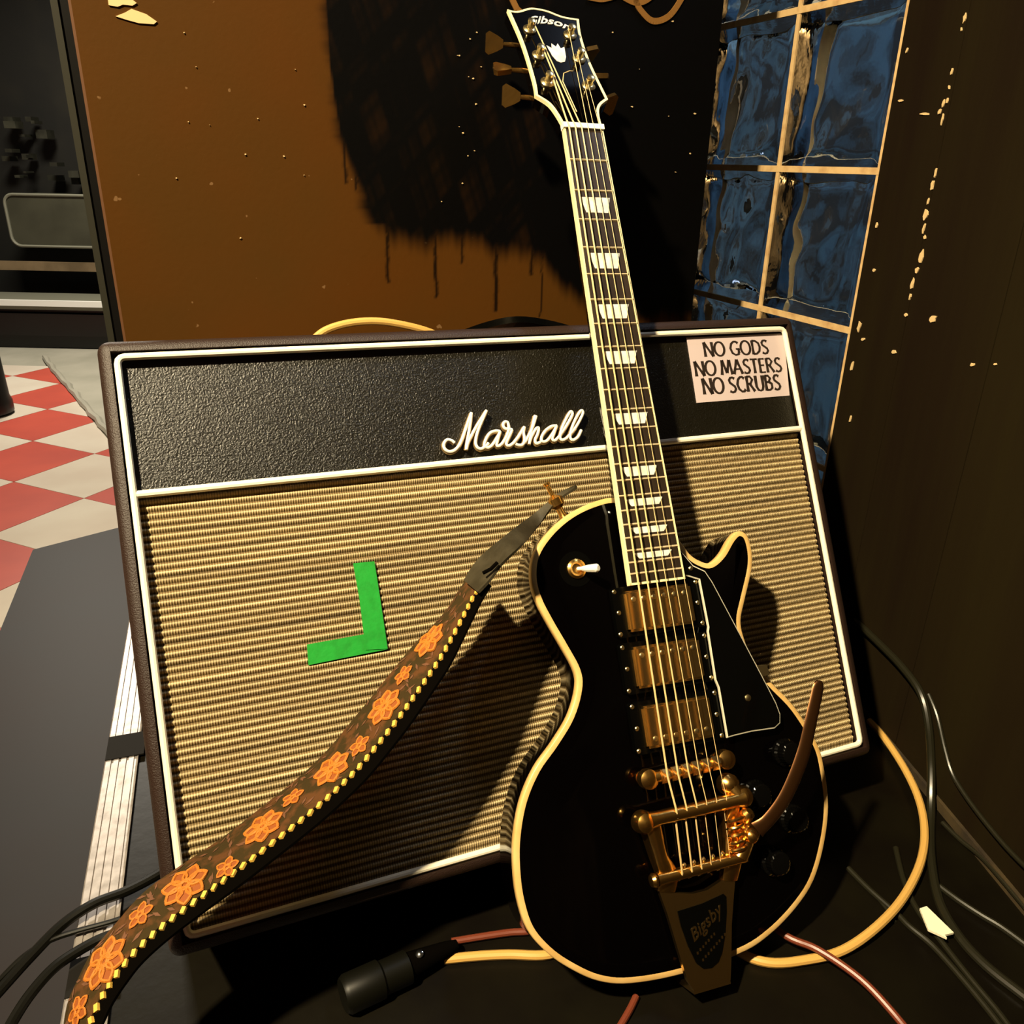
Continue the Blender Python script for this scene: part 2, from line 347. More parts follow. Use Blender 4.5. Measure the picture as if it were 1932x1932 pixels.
# --- glass block window, running back from the right
DG = 1.25; GC = onplane(1330, 300, G_*DG, G_); GC = GC-np.array([0, 0, GC[2]])
def gw(s, z, d=0.0): return GC-G_*s+B_*d+np.array([0, 0, z])      # s towards camera, d outwards
rows = [.057, .257, .457, .657, .857, 1.057, 1.257]; cols = [-.012, .188, .383]
mb = MB()
def gbox(mb, s0, s1, z0_, z1_, d0, d1, k=0):
    v = [gw(s, z, d) for z in (z0_, z1_) for s, d in ((s0, d0), (s1, d0), (s1, d1), (s0, d1))]
    mb.add(v, [(0,3,2,1),(4,5,6,7),(0,1,5,4),(1,2,6,5),(2,3,7,6),(3,0,4,7)], k)
for z in rows: gbox(mb, -.02, .392, z-.0042, z+.0042, -.001, .078)
for s in cols: gbox(mb, s-.0036, s+.0036, .05, 1.26, -.0005, .078)
win = mb.make('window_1', M['mortar'], smooth=False); tag(win, 'glass block window with cream grout beside the brown panel', kind='structure')
MLw = Matrix.Translation(-Vector(win.location))
for ci in range(2):
    for ri in range(len(rows)-1):
        s0, s1, za, zb = cols[ci]+.0038, cols[ci+1]-.0038, rows[ri]+.0044, rows[ri+1]-.0044; mb = MB(); n = 26
        for side, dd in ((0, .002), (1, .076)):
            vs = []; ph = rng.uniform(0, 6, 6)
            for i in range(n+1):
                for j in range(n+1):
                    u, v = i/n, j/n; e = min(u, v, 1-u, 1-v); f = sm(np.array(e/.10))
                    wv = .0018*f*(math.sin(9*u+4*math.sin(5*v+ph[0])+ph[1])+.7*math.sin(15*u-7*v+3*math.sin(7*u+ph[2])+ph[3])+.4*math.sin(22*v+9*u+ph[4]))
                    d = dd+(1 if side == 0 else -1)*(.006*float(f)+wv*(1 if side == 0 else .4))
                    if e == 0: d = dd
                    vs.append(gw(s0+(s1-s0)*u, za+(zb-za)*v, d))
            fs = [(i*(n+1)+j, (i+1)*(n+1)+j, (i+1)*(n+1)+j+1, i*(n+1)+j+1) for i in range(n) for j in range(n)]
            mb.add(vs, fs)
        N1 = n+1; bd = [(i, 0) for i in range(n)]+[(n, j) for j in range(n)]+[(i, n) for i in range(n, 0, -1)]+[(0, j) for j in range(n, 0, -1)]
        id_ = [i*N1+j for i, j in bd]; off = N1*N1
        mb.f += [(id_[k], id_[(k+1) % len(id_)], id_[(k+1) % len(id_)]+off, id_[k]+off) for k in range(len(id_))]; mb.k += [0]*len(id_)
        o = mb.make('glass_block', M['glass'], win, smooth=True, ang=60); o.data.transform(MLw)
mb = MB(); v = [gw(s, z, d) for z in (-.1, 1.9) for s, d in ((-1.2, .62), (.9, .62), (.9, .64), (-1.2, .64))]
mb.add(v, [(0,3,2,1),(4,5,6,7),(0,1,5,4),(1,2,6,5),(2,3,7,6),(3,0,4,7)])
tag(mb.make('wall_outside', M['street'], smooth=False), 'blue dusk-lit wall outside the glass blocks', kind='structure')
area('blue_street_lamp', tuple(gw(.5, 1.85, .25)), tuple(gw(-.05, .8, .62)), 0.3, 12, (.66, .78, 1.0))  # added lamp that lights only the backdrop behind the glass

# --- right wall of dark boards, from the end of the glass blocks towards the camera
RA = gw(.386, 0, -.003); RB = np.array([.545, .40, 0.]); rd = (RB-RA)/np.linalg.norm(RB-RA); rn = np.array([rd[1], -rd[0], 0.])
rn = rn if rn@(CAM-RA) > 0 else -rn; rn[2] = 0; RL = 1.5
def rw(t, z, off=0.0): return RA+rd*t+rn*off+np.array([0, 0, z])
def on_rw(px, py):
    P = onplane(px, py, RA, rn); return (P-RA)@rd, P[2]
def rbox(mb, t0, t1, z0_, z1_, o0, o1, k=0):
    v = [rw(t, z, o) for z in (z0_, z1_) for t, o in ((t0, o0), (t1, o0), (t1, o1), (t0, o1))]
    mb.add(v, [(0,3,2,1),(4,5,6,7),(0,1,5,4),(1,2,6,5),(2,3,7,6),(3,0,4,7)], k)
mb = MB(); rbox(mb, 0.001, RL, ZF, 1.3, -.05, -.004); wr = mb.make('wall_right', M['blackpaint'], smooth=False)
tag(wr, 'dark brown boarded wall on the right with a flaking seam', kind='structure'); MR = Matrix.Translation(-Vector(wr.location))
tc_ = on_rw(1775, 280)[0]
for a, b in ((0.0, tc_), (tc_+.0015, tc_+.16), (tc_+.1615, tc_+.42), (tc_+.4215, RL)):
    mb = MB(); rbox(mb, a, b, ZF, 1.3, -.004, 0); o = mb.make('board', M['rwall'], wr, smooth=False); o.data.transform(MR)
mb = MB()
chips = [(1821,35,3,12),(1815,55,1.5,5),(1797,135,2,9),(1792,165,2,5),(1788,190,2,8),(1774,210,4,7),(1781,195,2,12),(1779,225,1.5,14),(1766,325,2,12),(1760,350,3,14),(1752,380,2,8),(1747,405,5,13),(1744,430,2,12),(1746,448,3,5),(1739,485,4,19),(1731,510,4,8),(1722,535,2.6,15),(1718,560,2,8),
         (1700,190,6,3),(1746,215,10,3),(1712,95,2,8),(1761,602,9,9),(1710,594,4,4),(1622,616,4,12),(1629,640,4,4),(1688,664,6,5),(1608,690,3,14),(1836,688,5,4),(1879,687,4,3),(1650,510,3,4),(1655,425,2,8),(1605,790,2,9)]
for x, y, a, b in chips:
    n = 9; pl = [on_rw(x+a*.8*math.cos(t)*random.uniform(.6, 1.3)-(b*.18*math.sin(t) if b > 6 else 0), y+b*.8*math.sin(t)*random.uniform(.7, 1.2)) for t in np.arange(n)*2*math.pi/n]
    mb.prism(pl, lambda t, z: rw(t, z, .0012), lambda t, z: rw(t, z, -.0005))
o = mb.make('paint_chips', M['chip'], wr, smooth=False); o.data.transform(MR); tag(o, kind='stuff')
mb = MB(); rbox(mb, .20, RL, ZF, ZF+.012, -.002, .004)
tag(mb.make('baseboard_right', mat('dusty_skirting', (.06, .038, .010), .8, noise=(25, (.02, .012, .004), .4, .65)), smooth=False), 'dusty strip along the foot of the dark right wall', kind='structure')

# --- stage deck, nosing, lower step, chequered floor
E0 = onz(124, 1932, ZF); E1 = onz(236, 1250, ZF); ed = (E1-E0)/np.linalg.norm(E1-E0); ew = np.array([ed[1], -ed[0], 0])      # ew points right
def dk(t, s, z): return E0+ed*t+ew*s+np.array([0, 0, z-E0[2]])
mb = MB(); mb.add([dk(t, s, z) for z in (ZF-.12, ZF) for t, s in ((-.9, .0), (-.9, 2.4), (1.2, 2.4), (1.2, .0))], [(0,3,2,1),(4,5,6,7),(0,1,5,4),(1,2,6,5),(2,3,7,6),(3,0,4,7)])
tag(mb.make('stage_deck', M['deck'], smooth=False), 'scuffed dark stage deck under the guitar and amplifier', kind='structure')
nose = MB(); W_ = .034; prof = [(0, -.030), (-.004, -.030), (-.004, .0015)]
for i in range(4):
    s = i*W_/4-.002; prof += [(s, .0045), (s+W_/4*.66, .0045), (s+W_/4*.74, .0030), (s+W_/4*.95, .0030)]
prof += [(W_, .0045), (W_, .0)]
n = len(prof); vs = [dk(t, s, ZF+z) for t in (-.9, 1.05) for s, z in prof]
nose.add(vs, [(i, i+1, n+i+1, n+i) for i in range(n-1)]+[(n-1, 0, n, 2*n-1)]+[tuple(range(n))[::-1], tuple(range(n, 2*n))])
tag(nose.make('trim_1', M['alu'], smooth=False), 'ribbed aluminium nosing along the stage edge', kind='structure')
def tapestrip(px0, px1, dy, name, label):
    mb = MB(); a = (onz(*px0, ZF)-E0)@ed; b = (onz(*px1, ZF)-E0)@ed
    mb.add([dk(t, s, ZF+z) for z in (.004, .0058) for t, s in ((a, -.003), (a, .040), (b, .040), (b, -.003))], [(0,3,2,1),(4,5,6,7),(0,1,5,4),(1,2,6,5),(2,3,7,6),(3,0,4,7)])
    tag(mb.make(name, M['tape'], smooth=False), label, 'tape', 'black gaffer tape across the nosing')
tapestrip((230, 1436), (240, 1392), 0, 'gaffer_tape', 'black gaffer tape across the stage nosing left of the amplifier')
tapestrip((110, 1896), (128, 1822), 0, 'gaffer_tape', 'black gaffer tape across the stage nosing beside the lower end of the strap')
ZS = -.17
s0 = onz(62, 1037, ZS); s1 = onz(225, 995, ZS); sd = (s1-s0)/np.linalg.norm(s1-s0); sl = onz(0, 1190, ZS)-s0; sl /= np.linalg.norm(sl)
q = [s0, s0+sd*.9, s0+sd*.9+sl*2.4, s0+sl*2.4]; mb = MB(); mb.add([p+np.array([0, 0, ZL-ZS]) for p in q]+q, [(0,3,2,1),(4,5,6,7),(0,1,5,4),(1,2,6,5),(2,3,7,6),(3,0,4,7)])
tag(mb.make('stage_step', M['step'], smooth=False), 'grey lino covered step below the stage edge', kind='structure')
# tiles: laid from the corner seen at the panel's left
tc0 = onz(62, 832, ZL); tA = onz(179, 856, ZL)-tc0; ts = .3055; tA /= np.linalg.norm(tA); tB = np.array([-tA[1], tA[0], 0])
fl = MB(); c = onz(100, 800, ZL)
fl.add([c+np.array([x, y, z]) for z in (-.06, -.004) for x, y in ((-4, -2.6), (3.4, -2.6), (3.4, 4), (-4, 4))], [(0,3,2,1),(4,5,6,7),(0,1,5,4),(1,2,6,5),(2,3,7,6),(3,0,4,7)])
floor = fl.make('floor', M['concrete'], smooth=False); tag(floor, 'lower floor of red and cream tiles laid on the diagonal', kind='structure'); MF = Matrix.Translation(-Vector(floor.location))
l0 = onz(90, 690, ZL); l1 = onz(205, 830, ZL); ln = np.array([-(l1-l0)[1], (l1-l0)[0], 0]); ln /= np.linalg.norm(ln)   # edge of the tiled area
if ln@(tc0-l0) < 0: ln = -ln
yfar = onz(60, 690, ZL)[1]
g = .0012
for i in range(-12, 13):
    for j in range(-10, 16):
        poly = [tc0+tA*(i+a)*ts+tB*(j+b)*ts for a, b in ((0, 0), (1, 0), (1, 1), (0, 1))]
        ctr = sum(poly)/4
        if not (-3.6 < ctr[0] < -.3 and 1.1 < ctr[1] < yfar+.3): continue
        def clip(pl, f):
            out = []
            for k in range(len(pl)):
                a, b = pl[k], pl[(k+1) % len(pl)]; fa, fb = f(a), f(b)
                if fa >= 0: out.append(a)
                if (fa >= 0) != (fb >= 0): out.append(a+(b-a)*fa/(fa-fb))
            return out
        pl = clip(poly, lambda p: (p-l0)@ln); pl = clip(pl, lambda p: yfar-p[1]) if len(pl) > 2 else pl
        if len(pl) < 3: continue
        cc = sum(pl)/len(pl); pl = [cc+(p-cc)*(1-g/ts*2) for p in pl]; n = len(pl)
        if min(np.linalg.norm(p-cc) for p in pl) < .01: continue
        mb = MB(); mb.add([p-np.array([0, 0, .005]) for p in pl]+pl, [tuple(range(n))[::-1], tuple(range(n, 2*n))]+[(k, (k+1) % n, n+(k+1) % n, n+k) for k in range(n)])
        o = mb.make('tile', M['tile_red'] if (i+j) % 2 else M['tile_white'], floor, smooth=False); o.data.transform(MF)
mb = MB(); d_ = l1-l0; L_ = np.linalg.norm(d_); d_ /= L_
pp = [l0+d_*t-ln*(.012+.008*wob(np.array(t), 30)) for t in np.linspace(-.2, L_+.6, 26)]
mb.tube([p+np.array([0, 0, .006]) for p in pp], [.010+.006*abs(math.sin(7.7*i)) for i in range(26)], 7)
tag(mb.make('trim_4', M['concrete']), 'rough crumbling edge of the grey screed beside the tiles', kind='structure')

# --- far end of the room at the left
def ony(px, py, Y): return onplane(px, py, np.array([0, Y, 0]), np.array([0, 1., 0]))
def pbox(mb, a, b, Y, dep, k=0):      # front rectangle between pixels a (top left) and b (bottom right) at depth Y
    p, q = ony(*a, Y), ony(*b, Y); mb.box((p[0], Y, q[2]), (q[0], Y+dep, p[2]), k)
YB = onz(60, 657, ZL)[1]
bench = root('bench', Matrix.Translation((ony(60, 655, YB)[0], YB, ZL)), 'long black bench with a bright steel front edge at the far end of the room', 'bench')
MBn = Matrix.Translation(-Vector(bench.location))
for nm, a, b, dep, m in (('front_panel', (-260, 585), (640, 645), .03, 'blackpaint'), ('edge_strip', (-260, 571), (640, 579), .02, 'steel')):
    mb = MB(); pbox(mb, a, b, YB-(.015 if nm == 'edge_strip' else 0), dep); o = mb.make(nm, M[m], bench, smooth=False); o.data.transform(MBn)
zt = ony(60, 573, YB)[2]; x0_, x1_ = ony(-260, 573, YB)[0], ony(640, 573, YB)[0]
mb = MB(); mb.box((x0_, YB, zt-.03), (x1_, YB+.38, zt-.002)); o = mb.make('seat', M['greymetal'], bench, smooth=False); o.data.transform(MBn)
mb = MB(); mb.box((x0_, YB+.03, ZL), (x1_, YB+.36, zt-.03)); o = mb.make('base', M['blackpaint'], bench, smooth=False); o.data.transform(MBn)
YC = YB+.385
mb = MB(); pbox(mb, (-260, 487), (330, 516), YC-.02, .02); tag(mb.make('trim_2', M['beige'], smooth=False), 'scuffed plywood rail above the far bench', kind='structure')
pc = ony(84, 418, YC); case = root('flight_case', Matrix.Translation((pc[0], YC, ony(84, 470, YC)[2])), 'grey round-cornered case standing above the far bench', 'case')
MC = Matrix.Translation(-Vector(case.location))
def rrect(x0, x1, z0, z1, r, n=6):
    out = []
    for cx, cz, a0 in ((x1-r, z1-r, 0), (x0+r, z1-r, 90), (x0+r, z0+r, 180), (x1-r, z0+r, 270)):
        for i in range(n+1):
            t = math.radians(a0+90*i/n); out.append((cx+r*math.cos(t), cz+r*math.sin(t)))
    return out
p, q = ony(6, 366, YC), ony(240, 468, YC); rr_ = rrect(p[0], q[0], q[2], p[2], .05)
mb = MB(); mb.prism(rr_, lambda x, z: (x, YC, z), lambda x, z: (x, YC+.25, z)); o = mb.make('shell', M['greycase'], case); o.data.transform(MC)
mb = MB(); cl = [(x, YC-.004, z) for x, z in rr_]; mb.tube(cl+[cl[0], cl[1]], .008, 6); o = mb.make('rim', M['greymetal'], case); o.data.transform(MC)
mb = MB(); mb.box((x0_-1, YC+.30, ZL), (x1_+1.4, YC+.34, 2.6)); tag(mb.make('wall_far', M['darkroom'], smooth=False), 'dark far wall beyond the tiled floor', kind='structure')
mb = MB()
for i in range(26):
    a = (random.uniform(0, 200), random.uniform(215, 338)); s = random.uniform(6, 26); pbox(mb, a, (a[0]+s, a[1]+s*random.uniform(.4, .9)), YC+.1+random.uniform(0, .1), .08)
p = ony(0, 365, YC)
o = mb.make('stored_gear', mat('dull_dark_gear', (.014, .014, .007), .6, noise=(9, (.045, .045, .028), .5, .75)), smooth=False); tag(o, 'dark jumble of stored gear piled above the grey case', 'clutter', kind='stuff')
# door-frame post at the left of the brown panel
pA = G_*(1.32); 
def onD(px, py, D): return onplane(px, py, G_*D, G_)
a = onD(99, 30, 1.34); b = onD(113, 30, 1.34)
mb = MB(); wd = np.linalg.norm((b-a)[:2]); base = np.array([a[0], a[1], 0])
mb.add([base+B_*x+G_*y+np.array([0, 0, z]) for z in (ZL, 1.5) for x, y in ((0, 0), (wd, 0), (wd, .05), (0, .05))], [(0,3,2,1),(4,5,6,7),(0,1,5,4),(1,2,6,5),(2,3,7,6),(3,0,4,7)])
mb.add([base+B_*x+G_*y+np.array([0, 0, z]) for z in (ZL, 1.5) for x, y in ((wd, .004), (wd+.09, .004), (wd+.09, .06), (wd, .06))], [(0,3,2,1),(4,5,6,7),(0,1,5,4),(1,2,6,5),(2,3,7,6),(3,0,4,7)], 1)  # black slab put in for the dark gap between post and panel
tag(mb.make('trim_3', [mat('painted_post', (.026, .025, .016), .45), M['blackpaint']], smooth=False), 'narrow dark door-frame post left of the brown panel', kind='structure')
p = onz(2, 782, ZL)
tl = MB(); tl.lathe((p[0]-.052, p[1], ZL), (0, 0, 1), [(.072, 0), (.095, .01), (.095, .05), (.088, .07), (.080, .45)], 20)
tag(tl.make('pedestal', M['blackpaint']), 'black pedestal foot standing on the tiles at the left edge', 'table base')

# ================================================================== AMPLIFIER
SA = .95
RC = np.array([[0.91907862, -0.3531407, -0.17488892], [0.39357444, 0.80022295, 0.45248468], [-0.01984063, -0.4847008, 0.87445496]])
PA = CAM+(np.array([-0.35385824, 0.72720426, 0.49240331])-CAM)*SA
WA, HA = .74*SA, .50247*SA
AM = Matrix(((*RC[0], PA[0]), (*RC[1], PA[1]), (*RC[2], PA[2]), (0, 0, 0, 1)))
amp = root('guitar_amplifier', AM, 'tilted-back black combo amplifier with woven tan grille cloth and white piping', 'amplifier')
def ap(px, py, y=0.0):      # pixel to amplifier local (x, z) on its front plane
    P = onplane(px, py, PA+RC[:, 1]*y, RC[:, 1]); q = RC.T@(P-PA); return q[0], q[2]
# cabinet shell
mg, bd, rc = .0150, .0105, .0100; DEP = .185
x0, x1, za, zb = -mg, WA+mg, -HA-mg, mg
bm = bmesh.new()
vo = [(x0, -.004, za), (x1, -.004, za), (x1, -.004, zb), (x0, -.004, zb)]
vi = [(x0+bd, -.004, za+bd), (x1-bd, -.004, za+bd), (x1-bd, -.004, zb-bd), (x0+bd, -.004, zb-bd)]
vr = [(a, .012, b) for a, _, b in vi]; vb = [(a, DEP, b) for a, _, b in vo]
V = [bm.verts.new(v) for v in vo+vi+vr+vb]
for k in range(4):
    j = (k+1) % 4
    bm.faces.new((V[k], V[j], V[4+j], V[4+k])); bm.faces.new((V[4+k], V[4+j], V[8+j], V[8+k])); bm.faces.new((V[j], V[k], V[12+k], V[12+j]))
bm.faces.new(V[8:12]); bm.faces.new(V[12:16][::-1])
bmesh.ops.recalc_face_normals(bm, faces=bm.faces)
ee = [e for e in bm.edges if all(v in V[0:4]+V[12:16] for v in e.verts)]
bmesh.ops.bevel(bm, geom=ee, offset=rc, segments=5, affect='EDGES', profile=.5)
me = bpy.data.meshes.new('cabinet'); bm.to_mesh(me); bm.free(); me.materials.append(M['tolex']); cab = bpy.data.objects.new('cabinet', me); C.objects.link(cab); cab.parent = amp; auto(cab, 40)
zd = (ap(255, 935)[1]+ap(1505, 808)[1])/2
mb = MB(); mb.box((.003, .004, zd), (WA-.003, .012, -.009)); mb.make('control_fascia', M['levant'], amp, smooth=False)['label'] = 'black grained front panel'
# grille cloth: real ribs
per = .0062; z = zd-.004; prof = []
zz = math.floor(z/per)*per
ys = []
k0 = int(math.ceil(-HA/per)); k1 = int(math.floor(zd/per))
for k in range(k0, k1+1):
    for f, y in ((.0, .0062), (.12, .0058), (.28, .0064), (.38, .0080), (.62, .0082), (.74, .0070)):
        zq = (k+f)*per
        if -HA+.001 < zq < zd-.001: ys.append((zq, y))
ys = [(-HA, .008)]+ys+[(zd, .008)]
NX = 24; vs = [(.002+(WA-.004)*i/NX, y, z) for i in range(NX+1) for z, y in ys]; n = len(ys)
fs = [(i*n+j, (i+1)*n+j, (i+1)*n+j+1, i*n+j+1) for i in range(NX) for j in range(n-1)]
o = link('grille_cloth', vs, fs, M['cloth'], amp); o.data.shade_smooth()
# piping
r = .0030; cr_ = .006
def arc(cx, cz, a0): return [(cx+cr_*math.cos(math.radians(a)), cz+cr_*math.sin(math.radians(a))) for a in (a0, a0+30, a0+60, a0+90)]
lp = arc(WA-cr_, -cr_, 0)+arc(cr_, -cr_, 90)+arc(cr_, -HA+cr_, 180)+arc(WA-cr_, -HA+cr_, 270)
mb = MB(); pts = [(x, -.001, z) for x, z in lp]; pts.append(pts[0]); pts.append(pts[1]); mb.tube(pts, r, 10); mb.make('piping', M['piping'], amp)['label'] = 'cream piping framing the front'
mb = MB(); mb.tube([(.002, .0, zd), (WA/2, .0, zd), (WA-.002, .0, zd)], .0033, 10); mb.make('piping', M['piping'], amp)['label'] = 'cream piping strip between black panel and grille'
# script logo, traced as raised strokes
Z4 = 330/1932
LG = [[(325,565),(290,540),(240,535),(208,580),(218,632),(265,662),(325,648),(375,595),(415,510),(450,410),(485,310),(512,235)],
      [(512,235),(500,340),(478,480),(462,560),(455,640)], [(455,640),(475,560),(520,470),(580,365),(635,280),(678,210)],
      [(678,210),(630,320),(585,430),(558,540),(570,605),(615,632),(665,605),(700,570)],
      [(825,440),(780,435),(715,460),(670,530),(655,595),(695,618),(745,585),(800,500),(828,440)], [(828,440),(800,530),(790,590),(815,600),(860,560),(905,480),(925,400)],
      [(925,400),(912,345),(880,335),(860,370),(885,410),(940,415),(960,425)], [(960,425),(925,500),(895,570),(920,598),(965,575),(1020,510),(1095,390)],
      [(1095,390),(1085,450),(1098,530),(1075,585),(1025,590),(1000,575)], [(1100,560),(1150,470),(1190,380),(1225,270)], [(1212,265),(1185,380),(1165,470),(1148,580)],
      [(1150,560),(1180,480),(1225,410),(1252,405),(1240,470),(1212,535),(1228,572),(1270,560)],
      [(1450,378),(1395,385),(1330,430),(1285,500),(1290,548),(1340,545),(1400,475),(1450,378)], [(1450,378),(1420,460),(1402,520),(1430,540),(1475,500)],
      [(1475,500),(1550,390),(1615,275),(1622,235),(1598,228),(1545,320),(1500,430),(1488,510),(1515,535),(1560,515)],
      [(1560,515),(1660,395),(1728,270),(1738,225),(1715,215),(1660,300),(1612,420),(1598,505),(1632,535),(1685,500),(1722,425)]]
mb = MB(); mb2 = MB()
for st in LG:
    c = crom([ap(800+x*Z4, 740+y*Z4) for x, y in st], 5)
    mb.tube([(x, -.0035, z) for x, z in c], .00145, 8); mb2.tube([(x+.0006, .0, z-.0005) for x, z in c], .0023, 8)
lg = mb.make('script_logo', M['logo'], amp); lg['label'] = 'white script lettering reading Marshall'
o = mb2.make('logo_backing', M['logo_edge'], lg)
# sticker with flared capitals
def S_(*pts): return pts
GL = {'N': (.80, [[(.08,0),(.08,1)], [(.08,1),(.74,0)], [(.74,0),(.74,1)]]),
      'O': (.96, [[(.48+.42*math.cos(t), .5+.49*math.sin(t)) for t in np.linspace(0, 2*math.pi, 19)]]),
      'G': (.86, [[(.78,.84),(.62,.96),(.42,.97),(.2,.82),(.08,.5),(.2,.17),(.45,.02),(.7,.06),(.78,.14)], [(.78,.14),(.78,.46)], [(.55,.44),(.86,.44)]]),
      'D': (.80, [[(.1,0),(.1,1)], [(.1,.98),(.4,.95),(.66,.78),(.74,.5),(.66,.22),(.4,.04),(.1,.02)]]),
      'S': (.62, [[(.56,.88),(.4,.97),(.22,.95),(.1,.8),(.14,.64),(.34,.5),(.52,.38),(.58,.22),(.46,.06),(.26,.01),(.06,.1)]]),
      'M': (1.0, [[(.04,0),(.2,1)], [(.2,1),(.5,.12)], [(.5,.12),(.8,1)], [(.8,1),(.96,0)]]),
      'A': (.84, [[(.04,0),(.42,1)], [(.42,1),(.80,0)], [(.2,.34),(.66,.34)]]),
      'T': (.68, [[(.34,0),(.34,1)], [(.02,.97),(.66,.97)]]),
      'E': (.58, [[(.1,0),(.1,1)], [(.1,.97),(.54,.97)], [(.1,.52),(.48,.52)], [(.1,.03),(.54,.03)]]),
      'R': (.72, [[(.1,0),(.1,1)], [(.1,.97),(.4,.97),(.58,.76),(.4,.52),(.1,.50)], [(.32,.5),(.68,0)]]),
      'C': (.78, [[(.72,.86),(.56,.97),(.38,.96),(.18,.8),(.08,.5),(.18,.2),(.4,.03),(.6,.04),(.74,.16)]]),
      'U': (.80, [[(.1,1),(.1,.3),(.22,.08),(.42,.01),(.6,.08),(.70,.3),(.70,1)]]),
      'B': (.70, [[(.1,0),(.1,1)], [(.1,.97),(.38,.96),(.54,.78),(.38,.56),(.1,.53)], [(.38,.55),(.62,.42),(.62,.16),(.42,.03),(.1,.03)]])}
def write(mb, text, p0, p1, cap, y, th):     # p0,p1 baseline ends in local (x,z)
    adv = sum(.34 if c == ' ' else GL[c][0]+.07 for c in text)-.07; p0 = np.array(p0); p1 = np.array(p1); L_ = np.linalg.norm(p1-p0)
    ux = (p1-p0)/L_; uy = np.array([-ux[1], ux[0]]); sx = L_/adv; cx = 0
    for c in text:
        if c == ' ': cx += .34; continue
        wd, sts = GL[c]
        for st in sts:
            P = [p0+ux*(cx+a)*sx+uy*b*cap for a, b in st]; n = len(P); tot = n-1
            Lf, Rt = [], []
            for i, p in enumerate(P):
                d = P[min(i+1, n-1)]-P[max(i-1, 0)]; d = d/np.linalg.norm(d); nn = np.array([-d[1], d[0]])
                fl_ = abs(2*i/tot-1) if tot > 2 else 1
                hw = cap*.078*(.62+.55*abs(d@uy))*(1+.30*(fl_**4 if n < 15 else 0)); Lf.append(p+nn*hw); Rt.append(p-nn*hw)
            if n == 2:
                m_ = (P[0]+P[1])/2; d = (P[1]-P[0])/np.linalg.norm(P[1]-P[0]); nn = np.array([-d[1], d[0]]); hw = cap*.078*(.60+.48*abs(d@uy))
                Lf.insert(1, m_+nn*hw); Rt.insert(1, m_-nn*hw)
            for i in range(len(Lf)-1):
                q = [Lf[i], Lf[i+1], Rt[i+1], Rt[i]]; mb.prism(q, lambda a, b: (a, y-th, b), lambda a, b: (a, y, b))
        cx += wd+.07
tl_, tr_, br_, bl_ = ap(1296, 637, .003), ap(1479, 629, .003), ap(1490, 746, .003), ap(1315, 760, .003)
mb = MB(); mb.prism([tl_, tr_, br_, bl_], lambda a, b: (a, .0032, b), lambda a, b: (a, .0042, b)); stk = mb.make('sticker', M['sticker'], amp, smooth=False)
stk['label'] = 'pale pink sticker reading NO GODS NO MASTERS NO SCRUBS'
mb = MB()
for t, a, b, c in (('NO GODS', (1330, 673), (1451, 667), (1328, 646)), ('NO MASTERS', (1313, 710), (1476, 701), (1311, 682)), ('NO SCRUBS', (1328, 744), (1474, 735), (1326, 714))):
    p, q, s = np.array(ap(*a, .003)), np.array(ap(*b, .003)), np.array(ap(*c, .003)); write(mb, t, p, q, abs(s[1]-p[1]), .0032, .0003)
mb.make('lettering', M['ink'], stk, smooth=False)
# green tape L
for k, (pl, lab) in enumerate((([(666,1063),(706,1059),(717,1130),(731,1224),(690,1226),(678,1130)], 'upright strip of bright green tape on the grille'), ([(579,1216),(640,1205),(690,1196),(727,1188),(731,1225),(640,1243),(582,1255)], 'lower strip of bright green tape forming the foot of the L'))):
    mb = MB(); pl = [ap(*p, .005) for p in pl]; y = .0052-.0007*(1-k); mb.prism(pl, lambda a, b: (a, y-.0006, b), lambda a, b: (a, y+.001, b)); mb.make('green_tape', M['green'], amp, smooth=False)['label'] = lab
# carry handle and bottom glides
hx0, hx1 = WA*.455, WA*.66
mb = MB(); hp_ = crom([(hx0, .06, .010), (hx0+.012, .06, .022), ((hx0+hx1)/2, .06, .034), (hx1-.012, .06, .022), (hx1, .06, .010)], 6)
for i in range(len(hp_)-1):
    a, b = hp_[i], hp_[i+1]; mb.add([(a[0], .046, a[2]), (b[0], .046, b[2]), (b[0], .074, b[2]), (a[0], .074, a[2]), (a[0], .046, a[2]+.007), (b[0], .046, b[2]+.007), (b[0], .074, b[2]+.007), (a[0], .074, a[2]+.007)], [(0,3,2,1),(4,5,6,7),(0,1,5,4),(1,2,6,5),(2,3,7,6),(3,0,4,7)])
mb.make('handle', M['blackplastic'], amp)['label'] = 'black carrying strap on top'
for x, y in ((.05, .05), (WA-.05, .05), (.05, DEP-.02), (WA-.05, DEP-.02)):
    mb = MB(); mb.lathe((x, y, -HA-mg+.001), (0, 0, -1), [(.012, 0), (.012, .006), (.009, .009)], 14); mb.make('glide', M['blackplastic'], amp)

